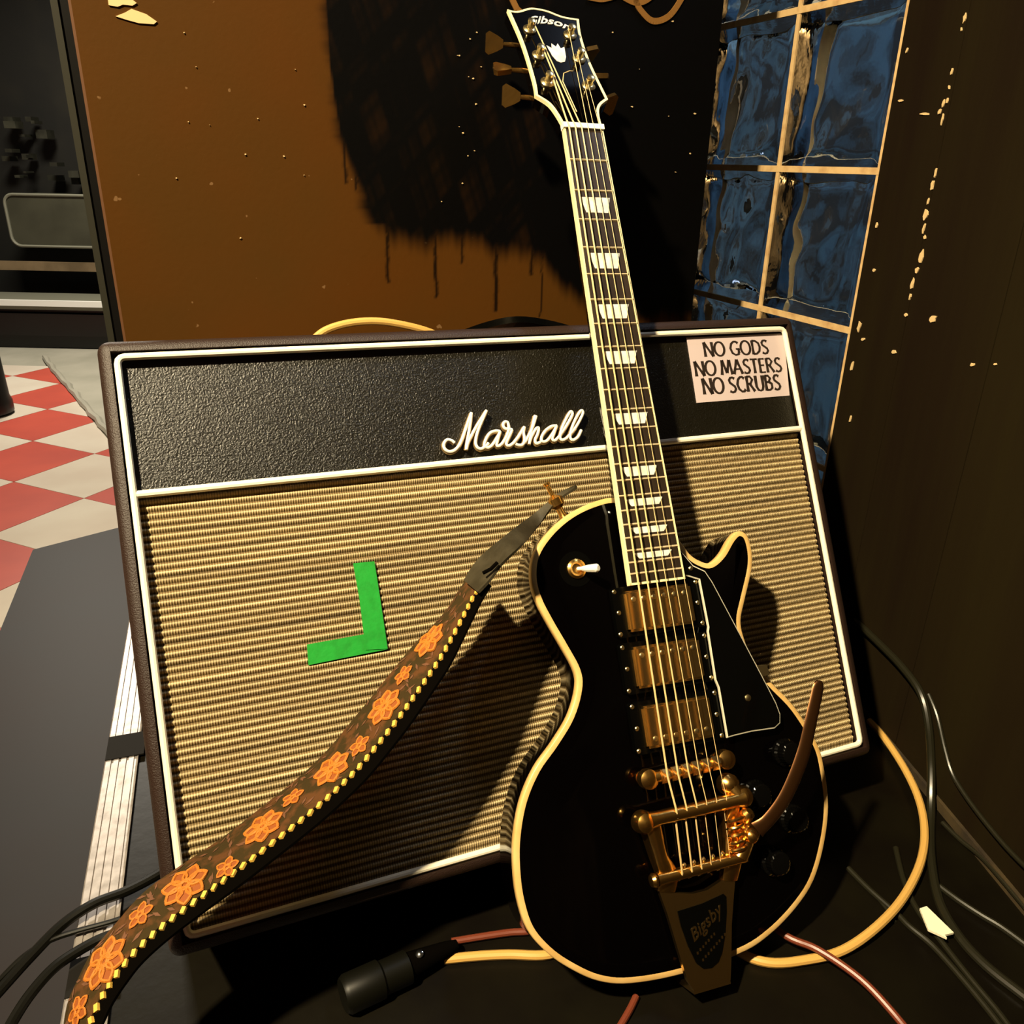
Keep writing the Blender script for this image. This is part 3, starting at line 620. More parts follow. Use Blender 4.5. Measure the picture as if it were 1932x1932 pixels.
# ================================================================== GUITAR
RG = np.array([[0.94652602, -0.15618535, 0.28230237], [0.32173419, 0.52201728, -0.78992725], [-0.02399165, 0.83851303, 0.54435311]])
TG = np.array([1.62172631e-01, 5.92178377e-01, 1.65287139e-01])
GM = Matrix(((*RG[0], TG[0]), (*RG[1], TG[1]), (*RG[2], TG[2]), (0, 0, 0, 1)))
gt = root('electric_guitar', GM, 'black single-cutaway electric guitar with cream binding and gold hardware leaning upright before the amplifier', 'guitar')
def gp(px, py, w_):
    P = onplane(px, py, RG@np.array([0, 0, w_])+TG, RG[:, 2]); q = RG.T@(P-TG); return q[0], q[1]
NUT = .628
def fr(n): return NUT*2**(-n/12)
def wid(v): return .0215+(NUT-v)/.4585*.007
out = [(-19,251),(-43,249),(-69,240),(-92,225),(-109,206),(-115,185),(-113,165),(-105,143),(-95,120),(-86,97),(-87,81),(-98,59),(-116,39),(-136,20),(-152,-4),(-162,-32),(-166,-58),(-166,-83),(-161,-107),(-148,-127),(-130,-144),(-106,-160),(-77,-169),(-29,-173),(30,-170),(62,-162),(94,-146),(119,-126),(138,-96),(150,-64),(153,-30),(150,-5),(133,31),(112,58),(97,82),(91,103),(91,121),(100,141),(113,168),(117,186),(115,202),(106,207),(96,201),(83,187),(69,179),(58,182),(48,190),(38,206),(10,240)]
OUT = [p/1000 for p in crom(out, 5, True)]; n = len(OUT)
B1 = inset(OUT, .0046); B2 = inset(OUT, .011); B3 = inset(OUT, .016); WT = -.019
mb = MB(); 
Ls = [(OUT, WT-.0075), (OUT, WT-.045), (inset(OUT, .003), WT-.050)]
for P, w_ in Ls: mb.v += [np.array([p[0], p[1], w_]) for p in P]
for l in range(2): mb.f += [(l*n+i, l*n+(i+1) % n, (l+1)*n+(i+1) % n, (l+1)*n+i) for i in range(n)]
mb.f.append(tuple(2*n+i for i in range(n))); k = len(mb.v)
for P, w_ in ((B1, WT-.0002), (B2, WT+.0012), (B3, WT+.0024)): mb.v += [np.array([p[0], p[1], w_]) for p in P]
for l in range(2): mb.f += [(k+l*n+i, k+(l+1)*n+i, k+(l+1)*n+(i+1) % n, k+l*n+(i+1) % n) for i in range(n)]
mb.f.append(tuple(k+2*n+i for i in range(n))[::-1]); mb.k = [0]*len(mb.f)
body = mb.make('body', M['lacquer'], gt, ang=50)
mb = MB()                                                         # body binding: top ply and side ply
Bo = inset(OUT, -.0004)
for P, w_ in ((B1, WT-.0006), (B1, WT+.0002), (inset(OUT, .0006), WT+.0003), (Bo, WT-.0006), (Bo, WT-.0078), (OUT, WT-.0082)): mb.v += [np.array([p[0], p[1], w_]) for p in P]
for l in range(5): mb.f += [(l*n+i, l*n+(i+1) % n, (l+1)*n+(i+1) % n, (l+1)*n+i) for i in range(n)]
mb.k = [0]*len(mb.f); mb.make('body_binding', M['binding'], gt, ang=50)['label'] = 'aged cream binding around the body edge'
# neck and fretboard
mb = MB(); vs = []; stn = [(NUT+.004, .8), (.55, 1), (.40, 1), (.27, 1.1), (.225, 1.9), (.17, 2.2)]; nn_ = 14
for v, dpt in stn:
    hw = wid(min(v, NUT)) if v > .2 else wid(v)
    for j in range(nn_+1):
        a = math.pi*j/nn_; vs.append((-hw*math.cos(a), v, -.0062-.0175*dpt*math.sin(a)**.8))
m_ = nn_+1; fs = [(i*m_+j, i*m_+j+1, (i+1)*m_+j+1, (i+1)*m_+j) for i in range(len(stn)-1) for j in range(nn_)]+[(i*m_+nn_, i*m_, (i+1)*m_, (i+1)*m_+nn_) for i in range(len(stn)-1)]+[tuple(range(m_)), tuple((len(stn)-1)*m_+j for j in range(m_))]
mb.add(vs, fs); mb.make('neck', M['lacquer'], gt)
VE = .1662
mb = MB(); a0, a1 = wid(VE), wid(NUT); e = .0019
mb.add([(-a0+e, VE+e, 0), (a0-e, VE+e, 0), (a1-e, NUT, 0), (-a1+e, NUT, 0), (-a0+e, VE+e, -.0062), (a0-e, VE+e, -.0062), (a1-e, NUT, -.0062), (-a1+e, NUT, -.0062)], [(0,1,2,3),(7,6,5,4),(0,4,5,1),(1,5,6,2),(2,6,7,3),(3,7,4,0)])
fb = mb.make('fretboard', M['ebony'], gt, smooth=False)
mb = MB()
for s in (-1, 1): mb.add([(s*a0, VE, .0001), (s*(a0-e), VE, .0001), (s*(a1-e), NUT, .0001), (s*a1, NUT, .0001), (s*a0, VE, -.0064), (s*(a0-e), VE, -.0064), (s*(a1-e), NUT, -.0064), (s*a1, NUT, -.0064)], [(0,1,2,3),(7,6,5,4),(0,4,5,1),(1,5,6,2),(2,6,7,3),(3,7,4,0)])
mb.box((-a0, VE-.0001, -.0064), (a0, VE+e, .0001)); mb.make('neck_binding', M['binding2'], fb, smooth=False)
for k in range(1, 23):
    v = fr(k); h_ = wid(v)-.0012; mb = MB(); mb.add([(-h_, v-.0011, 0), (h_, v-.0011, 0), (h_, v+.0011, 0), (-h_, v+.0011, 0), (-h_+.0006, v-.0004, .0011), (h_-.0006, v-.0004, .0011), (h_-.0006, v+.0004, .0011), (-h_+.0006, v+.0004, .0011)], [(3,2,1,0),(4,5,6,7),(0,1,5,4),(1,2,6,5),(2,3,7,6),(3,0,4,7)])
    mb.make('fret', M['fret'], fb, smooth=False)
for k in (3, 5, 7, 9, 12, 15, 17, 19, 21):
    v0, v1 = fr(k-1), fr(k); gap = (v0-v1); c = (v0+v1)/2; hh = min(gap*.29, .0082) if k < 17 else gap*.24; h_ = wid(c)
    t, b = h_*.70, h_*.52; mb = MB(); mb.add([(-t, c+hh, .0002), (t, c+hh, .0002), (b, c-hh, .0002), (-b, c-hh, .0002), (-t, c+hh, -.001), (t, c+hh, -.001), (b, c-hh, -.001), (-b, c-hh, -.001)], [(3,2,1,0),(4,5,6,7),(0,1,5,4),(1,2,6,5),(2,3,7,6),(3,0,4,7)])
    mb.make('inlay', M['pearl'], fb, smooth=False)
mb = MB(); mb.box((-.0222, NUT-.001, -.006), (.0222, NUT+.0045, .0022)); mb.make('nut', M['nut'], gt, smooth=False)
# headstock
TH = math.radians(17)
def hs(a, b, c=0.0): return (a, .632+b*math.cos(TH)+c*math.sin(TH), -.002-b*math.sin(TH)+c*math.cos(TH))
segs = [[(-21.8,0),(-24,14),(-29,30),(-40.5,41.7)], [(-40.5,41.7),(-37.5,66.4),(-36,126.4),(-39.6,181.6)], [(-39.6,181.6),(-29,180),(-12,188.5),(0,188.8),(10,186.5),(25,179.5),(43.7,177.5)], [(43.7,177.5),(38.4,145.8),(37,101),(41,43.6)], [(41,43.6),(29.5,33),(24,19.7),(21.8,0)]]
HS = []
for sgm in segs: HS += crom(sgm, 5)[:-1]
HS.append(np.array(segs[-1][-1], float)); HS = [np.asarray(p)/1000 for p in HS]
mb = MB(); mb.prism(inset(HS, .0028), lambda a, b: hs(a, b, 0), lambda a, b: hs(a, b, -.0145)); mb.prism(inset(HS, .0002), lambda a, b: hs(a, b, -.003), lambda a, b: hs(a, b, -.0145))
hd = mb.make('headstock', M['lacquer'], gt, smooth=False)
mb = MB(); P0_, P1_ = inset(HS, .0028), HS; n = len(HS)
for P, c in ((P0_, -.0005), (P0_, .0004), (P1_, .0004), (P1_, -.0035)): mb.v += [np.array(hs(p[0], p[1], c)) for p in P]
for l in range(3): mb.f += [(l*n+i, l*n+i+1, (l+1)*n+i+1, (l+1)*n+i) for i in range(n-1)]
mb.k = [0]*len(mb.f); mb.make('headstock_binding', M['binding2'], hd, smooth=False)
mb = MB(); crown = [(-9,108),(-12,125),(-6,121),(-4,129),(1,124),(5,130),(7,122),(13,125),(10,108),(6,100),(0,98),(-5,100)]
mb.prism([(x*.82/1000+.002, y/1000) for x, y in crown], lambda a, b: hs(a, b, .0004), lambda a, b: hs(a, b, -.0005)); mb.make('crown_inlay', M['pearl'], hd, smooth=False)
def text_mesh(s, size, shear=0.0, ext=.0004, bold=0.0):
    cu = bpy.data.curves.new('txt', 'FONT'); cu.body = s; cu.size = size; cu.shear = shear; cu.extrude = ext; cu.offset = bold; cu.align_x = 'CENTER'; cu.align_y = 'CENTER'; cu.resolution_u = 3
    o = bpy.data.objects.new('txt', cu); C.objects.link(o); bpy.context.view_layer.update()
    me = bpy.data.meshes.new_from_object(o.evaluated_get(bpy.context.evaluated_depsgraph_get())); bpy.data.objects.remove(o); return me
me = text_mesh('Gibson', .0185, .5, .0003, .0003); me.name = 'headstock_logo'
for v in me.vertices:
    x, y, z_ = v.co; v.co = hs(x*.95+.002, .1685+y-12*x*x, .0004+z_)
me.materials.clear(); me.materials.append(M['pearl']); o = bpy.data.objects.new('headstock_logo', me); C.objects.link(o); o.parent = hd
posts = [(-.0215,.149),(-.0215,.106),(-.0225,.0625),(.0245,.146),(.0245,.106),(.0235,.062)]
for k, (a, b) in enumerate(posts):
    s = -1 if k < 3 else 1; mb = MB(); O = np.array(hs(a, b, 0)); ax = np.array(hs(a, b, 1))-O
    mb.lathe(O, ax, [(.0075, -.0002), (.0075, .0015), (.0058, .0030), (.0040, .0035), (.0034, .0060), (.0034, .0085), (.0042, .0092), (.0042, .0115), (.0022, .0125)], 16)
    t = mb.make('tuner', M['gold_pale'], hd)
    mb = MB(); P1 = np.array(hs(a, b, -.018)); P2 = np.array(hs(s*.047, b+.004, -.021)); mb.lathe(P1, -ax, [(.009, -.004), (.009, .006)], 12); mb.tube([P1, P2], [.0035, .0022], 10); 
    # button, turned differently on each post
    rot = [.2, 1.25, -.1, .9, 1.4, .5][k]; d = P2-P1; d /= np.linalg.norm(d); up = np.array(hs(a, b+1, 0))-O; up -= d*(up@d); up /= np.linalg.norm(up); q = np.cross(d, up)
    vw = RG.T@(CAM-TG)-P2; u1 = np.cross(d, vw); u1 /= np.linalg.norm(u1); rot = [.1, 1.2, .15, .8, 1.35, .4][k]; u1 = u1*math.cos(rot)+np.cross(d, u1)*math.sin(rot); u2 = np.cross(d, u1); sil = [(-.0040, -.001), (.0040, -.001), (.0075, .005), (.0115, .0145), (.0090, .0180), (-.0090, .0180), (-.0115, .0145), (-.0075, .005)]
    mb.prism(sil, lambda x, y: P2+d*y+u1*x+u2*.0026, lambda x, y: P2+d*y+u1*x-u2*.0026)
    mb.make('tuner_shaft', M['gold'], hd)['label'] = 'gold tuning button on its shaft'
# pickups, rings
def rr2(cx, cy, w_, h_, r, n=4):
    return [(cx+x, cy+y) for x, y in rrect(-w_/2, w_/2, -h_/2, h_/2, r, n)]
for cx, cy, pol in ((.001, .1430, 1), (.0005, .0920, 1), (.001, .0388, -1)):
    mb = MB(); mb.prism(rr2(cx+.001, cy, .0905, .046, .003), lambda a, b: (a, b, WT+.0085), lambda a, b: (a, b, WT+.001)); ring = mb.make('pickup_ring', M['blackplastic'], gt)
    mb = MB(); o1, o2 = rr2(cx+.001, cy, .0905, .046, .003), rr2(cx+.001, cy, .0880, .0435, .002); n = len(o1)
    for x, y in ((-.0415, .0195), (.0435, .0195), (-.0415, -.0195), (.0435, -.0195), (-.040, 0), (.042, 0)):
        mb = MB(); mb.lathe((cx+x, cy+y, WT+.0083), (0, 0, 1), [(.0021, 0), (.0021, .0006), (.0014, .0012)], 10); mb.make('screw', M['gold_pale'], ring)
    bm = bmesh.new(); vs_ = [bm.verts.new((cx+x*.0348, cy+y*.0187, z_)) for z_ in (WT+.006, WT+.0145) for x, y in ((-1, -1), (1, -1), (1, 1), (-1, 1))]
    for f in [(0,3,2,1),(4,5,6,7),(0,1,5,4),(1,2,6,5),(2,3,7,6),(3,0,4,7)]: bm.faces.new([vs_[i] for i in f])
    bmesh.ops.bevel(bm, geom=list(bm.edges), offset=.0024, segments=4, affect='EDGES')
    me = bpy.data.meshes.new('pickup_cover'); bm.to_mesh(me); bm.free(); me.materials.append(M['gold_soft']); o = bpy.data.objects.new('pickup_cover', me); C.objects.link(o); o.parent = ring; auto(o, 30)
    for i in range(6): mb = MB(); mb.lathe((cx-.0262+i*.01045, cy+pol*.0105, WT+.0143), (0, 0, 1), [(.0024, 0), (.0024, .0007), (.0016, .0012)], 12); mb.make('pole_screw', M['gold_pale'], ring)
# pickguard
pg = [(.0305,.196),(.043,.178),(.0545,.1715),(.0605,.1600),(.081,.106),(.096,.066),(.1055,.040),(.1078,.029),(.106,.021),(.099,.0172),(.074,.0182),(.055,.0175),(.0475,.0168),(.0475,.0625),(.0455,.070),(.0462,.1150),(.0475,.119),(.0465,.1640),(.0365,.168),(.0300,.1700)]
wp = WT+.0125
mb = MB(); mb.prism(inset(pg, .0011), lambda a, b: (a, b, wp), lambda a, b: (a, b, wp-.0022)); pk = mb.make('pickguard', M['blackplastic'], gt, smooth=False)
mb = MB(); P0_, P1_ = inset(pg, .0011), pg; n = len(pg)
for P, z_ in ((P0_, wp+.0001), (P1_, wp-.0004), (P1_, wp-.0024)): mb.v += [np.array([p[0], p[1], z_]) for p in P]
for l in range(2): mb.f += [(l*n+i, l*n+(i+1) % n, (l+1)*n+(i+1) % n, (l+1)*n+i) for i in range(n)]
mb.k = [0]*len(mb.f); mb.make('bevel_edge', M['white_edge'], pk, smooth=False)
mb = MB(); mb.lathe((.076, .049, wp), (0, 0, 1), [(.0032, -.0005), (.0032, .0008), (.002, .0016)], 14); mb.make('screw', M['gold_pale'], pk); mb = MB(); mb.lathe((.0395, .1755, wp), (0, 0, 1), [(.0022, -.0005), (.0022, .0008), (.0014, .0014)], 12); mb.make('screw', M['gold_pale'], pk)
mb = MB(); mb.box((.0935, .066, wp-.012), (.1045, .076, wp-.0022)); mb.tube([(.099, .071, wp-.008), (.112, .070, wp-.020)], .0025, 8); mb.make('bracket', M['gold_pale'], pk)
# selector switch
mb = MB(); sx, sy = -.0720, .1880; mb.lathe((sx, sy, WT+.0024), (0, 0, 1), [(.0165, 0), (.0165, .0006)], 28); mb.make('switch_washer', M['blackplastic'], gt)
mb = MB(); mb.lathe((sx, sy, WT+.0028), (0, 0, 1), [(.0092, 0), (.0092, .0020), (.0068, .0032), (.0050, .0028), (.0048, .0016)], 20); sw = mb.make('selector_switch', M['gold'], gt)
mb = MB(); mb.tube([(sx+.001, sy, WT+.003), (sx+.005, sy-.0010, WT+.012)], .0018, 8); mb.tube([(sx+.004, sy-.0008, WT+.009), (sx+.0065, sy-.0018, WT+.015), (sx+.0115, sy-.0030, WT+.024), (sx+.0125, sy-.0032, WT+.0255)], [.0022, .0034, .0040, .0025], 10)
mb.make('switch_tip', M['nut'], sw)['label'] = 'white switch tip'
# control knobs
for px, py in ((1490, 1421), (1433, 1500), (1503, 1547), (1468, 1628)):
    a, b = gp(px, py, WT+.012); mb = MB(); nr = 48; prof = [(.0128, 0), (.0128, .004), (.0108, .006), (.0100, .0135), (.0088, .0145), (.0001, .0150)]
    vs = []
    for r_, h_ in prof:
        for j in range(nr):
            rr = r_*(1+(.035 if j % 2 and .004 <= h_ < .0145 else 0)); t = 2*math.pi*j/nr; vs.append((a+rr*math.cos(t), b+rr*math.sin(t), WT+.0024+h_))
    fs = [(i*nr+j, i*nr+(j+1) % nr, (i+1)*nr+(j+1) % nr, (i+1)*nr+j) for i in range(len(prof)-1) for j in range(nr)]+[tuple(range(nr))[::-1], tuple((len(prof)-1)*nr+j for j in range(nr))]
    mb.add(vs, fs); kn = mb.make('knob', M['knob'], gt, smooth=False)
    mb = MB(); mb.prism([(a+.010*math.cos(-.6), b+.010*math.sin(-.6)), (a+.0175, b-.0065), (a+.0155, b-.0120), (a+.006, b-.0085)], lambda x, y: (x, y, WT+.0036), lambda x, y: (x, y, WT+.0026)); mb.make('pointer', M['gold_pale'], kn, smooth=False)
# bridge
bz = .0035
mb = MB(); L0, L1 = np.array([-.0400, -.0040, bz-.004]), np.array([.0385, -.0005, bz-.004])
bar = [L0+(L1-L0)*t for t in (0, .08, .5, .92, 1)]
for dz, ry in ((0, .0052), (-.003, .0055)): mb.tube([p+np.array([0, 0, dz]) for p in bar], [.0035, ry, ry, ry, .0035], 12)
mb.lathe(L0+np.array([0, 0, -.006]), (0, 0, 1), [(.0085, 0), (.0090, .003), (.0085, .009), (.004, .0115)], 20); mb.lathe(L1+np.array([0, 0, -.006]), (0, 0, 1), [(.0085, 0), (.0090, .003), (.0085, .009), (.004, .0115)], 20)
for p in (L0, L1): mb.lathe((p[0], p[1], WT), (0, 0, 1), [(.0055, 0), (.0055, .004), (.003, .0045), (.003, .012)], 14)
br = mb.make('bridge', M['gold'], gt)
SX_N = [-.0172, -.0104, -.0036, .0034, .0103, .0171]; SX_B = [-.0256, -.0153, -.0050, .0053, .0156, .0258]
for x in SX_B:
    mb = MB(); y = -.0022+x*.045; mb.add([(x-.004, y-.006, bz+.000), (x+.004, y-.006, bz+.000), (x+.004, y+.006, bz+.000), (x-.004, y+.006, bz+.000), (x-.0030, y, bz+.0045), (x+.0030, y, bz+.0045)], [(3,2,1,0),(0,1,5,4),(2,3,4,5),(1,2,5),(3,0,4)])
    mb.make('saddle', M['gold_soft'], br, smooth=False)
# vibrato tailpiece: tapered plate, cast arms, two bars, spring and handle
pl = [(-.044,-.098),(-.0395,-.118),(-.0345,-.150),(-.0305,-.1740),(-.026,-.1835),(.010,-.1835),(.0135,-.170),(.0200,-.140),(.0275,-.115),(.0330,-.098),(.018,-.102),(.002,-.107),(-.012,-.107),(-.028,-.103)]
mb = MB(); mb.prism(pl, lambda a, b: (a, b, -.0060), lambda a, b: (a, b, -.0110)); mb.prism([(-.026,-.1815),(.010,-.1815),(.010,-.1865),(-.026,-.1865)], lambda a, b: (a, b, -.0065), lambda a, b: (a, b, -.040))
tp = mb.make('vibrato_tailpiece', M['gold_soft'], gt); tp['label'] = 'gold spring vibrato tailpiece with black inlay and long arm'
il = [(-.0300,-.1175),(-.006,-.1165),(.0165,-.1130),(.0190,-.1160),(.0170,-.128),(.0120,-.146),(.0060,-.160),(.0010,-.1665),(-.0060,-.1695),(-.0140,-.1685),(-.0200,-.1625),(-.0250,-.148),(-.0290,-.130)]
mb = MB(); mb.prism(il, lambda a, b: (a, b, -.0052), lambda a, b: (a, b, -.0062)); mb.make('inlay_panel', M['blackplastic'], tp, smooth=False)
for s, size, x, y, rz in (('Bigsby', .0145, -.0060, -.1330, .50),):
    me = text_mesh(s, size, .4, .0003, .0001); me.transform(Matrix.Translation((x, y, -.0050)) @ Matrix.Rotation(rz, 4, 'Z')); me.name = 'lettering'; me.materials.clear(); me.materials.append(M['gold_soft']); o = bpy.data.objects.new('lettering', me); C.objects.link(o); o.parent = tp
mb = MB()
for r_, n_, x, y in ((0, 7, -.0175, -.1545), (1, 9, -.0135, -.1610)):
    for i in range(n_):
        X, Y = x+i*.0031, y+i*.0019+(.0003 if i % 2 else 0); mb.box((X-.0008, Y-.0011, -.0053), (X+.0008, Y+.0011, -.0048))
mb.make('small_print', M['gold_soft'], tp, smooth=False)
def arm(name, ctr, wds, zt, zb, m='gold'):      # cast arm following a curved centre line
    P = crom(ctr, 5); W2 = crom([(w_,) for w_ in wds], 5); ZT = crom([(z_,) for z_ in zt], 5); mb = MB(); vs = []; n = len(P)
    for i, p in enumerate(P):
        d = P[min(i+1, n-1)]-P[max(i-1, 0)]; d /= np.linalg.norm(d); q = np.array([-d[1], d[0]]); w_ = W2[i][0]; z_ = ZT[i][0]
        for a, c in ((-1, zb-z_), (-1, -.0025), (-.7, -.0006), (0, 0), (.7, -.0006), (1, -.0025), (1, zb-z_)): vs.append((p[0]+q[0]*w_*a, p[1]+q[1]*w_*a, z_+c))
    fs = [(i*7+j, i*7+(j+1) % 7, (i+1)*7+(j+1) % 7, (i+1)*7+j) for i in range(n-1) for j in range(7)]+[tuple(range(7)), tuple((n-1)*7+j for j in range(7))]
    mb.add(vs, fs); return mb.make(name, M[m], tp, ang=45)
arm('side_arm', [(-.0455,-.038),(-.0430,-.052),(-.0400,-.070),(-.0345,-.086),(-.0370,-.100)], [.0075,.0068,.0062,.0085,.0085], [.008,.006,.004,.001,-.004], -.012)
arm('side_arm', [(.0370,-.034),(.0325,-.050),(.0310,-.066),(.0300,-.084),(.0260,-.104)], [.0075,.0060,.0062,.0085,.0075], [.010,.006,.003,.002,-.004], -.012)
mb = MB(); mb.tube([(-.048,-.0365,.006), (-.040,-.0360,.0065), (.036,-.0345,.0085), (.044,-.034,.0088)], [.0075,.0062,.0062,.0078], 16)
for x, y, z_ in ((-.0525,-.0375,.006), (.0445,-.0335,.009)): mb.lathe((x, y, z_-.012), (0, 0, 1), [(.0075, 0), (.0098, .004), (.0100, .010), (.0080, .015), (.003, .0180)], 20)
mb.lathe((.0355, -.0215, -.004), (0, 0, 1), [(.009, 0), (.0098, .004), (.0092, .010), (.0060, .0135), (.002, .0150)], 20); mb.tube([(.036,-.022,.003), (.041,-.033,.007)], .0075, 12)
mb.make('tension_bar', M['gold'], tp)
mb = MB(); mb.tube([(-.046,-.0870,-.0015), (-.036,-.0868,-.001), (.032,-.0845,.0015), (.040,-.0840,.002)], [.0058,.0052,.0052,.0058], 14)
mb.lathe((-.0475,-.0872,-.0015), (-1, 0, 0), [(.0058, 0), (.0062, .002), (.0050, .0045), (.002, .0058)], 16); mb.make('string_bar', M['gold'], tp)
for i, x in enumerate(SX_B): mb = MB(); mb.lathe((x*.93-.001+.0045, -.0815+.0005*i, .0005), (.0, .75, .55), [(.0016, 0), (.0019, .003), (.0010, .0042)], 10); mb.make('ball_pin', M['gold_pale'], tp)
mb = MB(); sp0, sp1 = np.array([.0325, -.0480, .0080]), np.array([.0330, -.0800, .0040]); sp = []
for i in range(5*14+1):
    t = i/70; an = 2*math.pi*i/14; c = sp0+(sp1-sp0)*t; sp.append(c+np.array([.0078*math.cos(an), 0, .0062*math.sin(an)]))
mb.tube(sp, .00165, 7); mb.make('spring', M['gold'], tp)
mb = MB(); mb.lathe((.0455,-.0640,-.002), (0, 0, 1), [(.008, 0), (.009, .004), (.009, .012), (.0070, .0150)], 18); mb.lathe((.0430,-.0530,.004), (.2, .6, .7), [(.0055, 0), (.0065, .004), (.0062, .010), (.003, .0125)], 16)
mb.tube([(.034,-.084,.002), (.042,-.074,.003), (.0455,-.062,.006)], [.008,.007,.007], 12); mb.lathe((.0440,-.0660,.013), (.1, 0, 1), [(.0062, 0), (.0060, .002), (.0035, .0045), (.001, .0052)], 16); mb.make('arm_bracket', M['gold'], tp)
hw_ = [(1428,1566,.020),(1452,1545,.025),(1480,1507,.031),(1504,1455,.036),(1519,1410,.039),(1530,1360,.042),(1541,1310,.044),(1546,1284,.045)]
ctr = [np.array([*gp(x, y, z_), z_]) for x, y, z_ in hw_]; P = crom(ctr, 5); n = len(P); mb = MB(); vs = []
for i, p in enumerate(P):
    d = P[min(i+1, n-1)]-P[max(i-1, 0)]; d /= np.linalg.norm(d); q = np.cross(d, (0, 0, 1)); q /= np.linalg.norm(q); u = np.cross(q, d)
    w_ = np.interp(i/(n-1), [0, .1, .5, .93, 1], [.0080, .0062, .0068, .0058, .0030])
    for j in range(10): an = 2*math.pi*j/10; vs.append(p+q*w_*math.cos(an)+u*.0020*math.sin(an))
mb.add(vs, [(i*10+j, i*10+(j+1) % 10, (i+1)*10+(j+1) % 10, (i+1)*10+j) for i in range(n-1) for j in range(10)]+[tuple(range(10)), tuple((n-1)*10+j for j in range(10))])
mb.make('vibrato_arm', M['darkgold'], tp, ang=60)['label'] = 'dark flat vibrato arm'
# strings
SR = [.00092, .00082, .00072, .00040, .00032, .00028]
order = {0: 2, 1: 1, 2: 0, 3: 3, 4: 4, 5: 5}
for i in range(6):
    a, b = posts[order[i]]; mb = MB(); s = 1 if a < 0 else -1
    pts = [hs(a+s*.0036, b+.002, .0075), hs(a+s*.0040, b-.004, .0070), hs(SX_N[i]+(a-SX_N[i])*.05, .003, .0035), (SX_N[i], NUT+.001, .0032), (SX_B[i], -.0022+SX_B[i]*.045, bz+.0048), (SX_B[i]*.96, -.030, 0.0125+.0015*(i/5)), (SX_B[i]*.95, -.038, .0118), (SX_B[i]*.94, -.0425, .0070), (SX_B[i]*.93-.001, -.0850, .0050), (SX_B[i]*.93-.001, -.0905, .001), (SX_B[i]*.93-.001, -.0925, -.004)]
    mb.tube(pts, SR[i], 6); mb.make('string', M['string'], gt)
mb = MB(); mb.tube([hs(-.0060, .010, .008), hs(-.009, .030, .010), hs(-.012, .050, .012), hs(-.0105, .057, .016), hs(-.004, .059, .018), hs(.001, .062, .016)], .0005, 6); mb.make('string_end', M['string'], hd)
mb = MB(); mb.lathe((-.067, .2400, -.040), (-.35, .93, 0), [(.0045, 0), (.0035, .004), (.0035, .010), (.0075, .013), (.0080, .020), (.005, .022), (.0022, .024), (.0022, .034), (.0034, .035), (.0034, .0375)], 16)
mb.make('strap_button', M['gold'], gt)['label'] = 'gold strap lock button on the upper bout'

# ================================================================== STRAP
NA = -RC[:, 1]
def gpt(px, py, gap):
    P = onplane(px, py, PA+NA*gap, NA)
    return P if P[2] > ZF+.006 else onz(px, py, ZF+.006)
bt = GM @ Vector((-.0735, .2570, -.040)); bgap = float((np.array(bt)-PA)@NA)
# upper edge / lower edge / (gap upper, gap lower) from button end to floor end
UP = [(912,1050,0.032),(873,1106,0.032),(846,1149,0.032),(815,1184,0.032),(780,1219,0.032),(740,1268,0.031),(700,1318,0.030),(662,1364,0.029),(624,1410,0.028),(580,1454,0.027),(528,1497,0.026),(425,1578,0.024),(338,1636,0.038),(273,1683,0.040),(217,1746,0.044),(174,1798,0.048),(146,1854,0.052),(130,1891,0.054),(122,1940,0.056),(120,2010,0.058)]
LO = [(936,1085,.090),(908,1130,.092),(890,1166,.094),(868,1212,.095),(846,1256,.096),(812,1308,.097),(775,1362,.098),(735,1414,.098),(692,1466,.098),(645,1512,.097),(588,1562,.096),(466,1658,.092),(385,1718,.088),(322,1766,.086),(268,1814,.088),(234,1857,.090),(212,1890,.092),(197,1920,.094),(185,1952,.096),(170,2030,.098)]
SU = crom([gpt(*p) for p in UP], 8); SL = crom([gpt(*p) for p in LO], 8); NS = len(SU)
SU, SL = np.array(SU), np.array(SL); mid = (SU+SL)/2; cum = np.concatenate([[0], np.cumsum(np.linalg.norm(np.diff(mid, axis=0), axis=1))]); LEN = cum[-1]
def sp_(s, t, off=0.0):          # s metres along, t 0 upper .. 1 lower, off above the face
    i = np.interp(s, cum, np.arange(NS)); k = min(int(i), NS-2); f = i-k
    U = SU[k]*(1-f)+SU[k+1]*f; L_ = SL[k]*(1-f)+SL[k+1]*f; T = (mid[k+1]-mid[k]); n_ = np.cross(L_-U, T); n_ /= np.linalg.norm(n_)
    if n_@(CAM-U) < 0: n_ = -n_
    bow = .004*4*t*(1-t)
    return U*(1-t)+L_*t+n_*(off+bow)
st = root('guitar_strap', Matrix.Translation(tuple(sp_(LEN*.5, .5))), 'brown embroidered guitar strap with orange flowers hanging from the guitar to the stage edge', 'strap')
MS = Matrix.Translation(-Vector(st.location))
def strap_part(mb, name, m, smooth=True, par=None, **k):
    o = mb.make(name, m, par or st, smooth=smooth, **k); o.data.transform(MS); return o
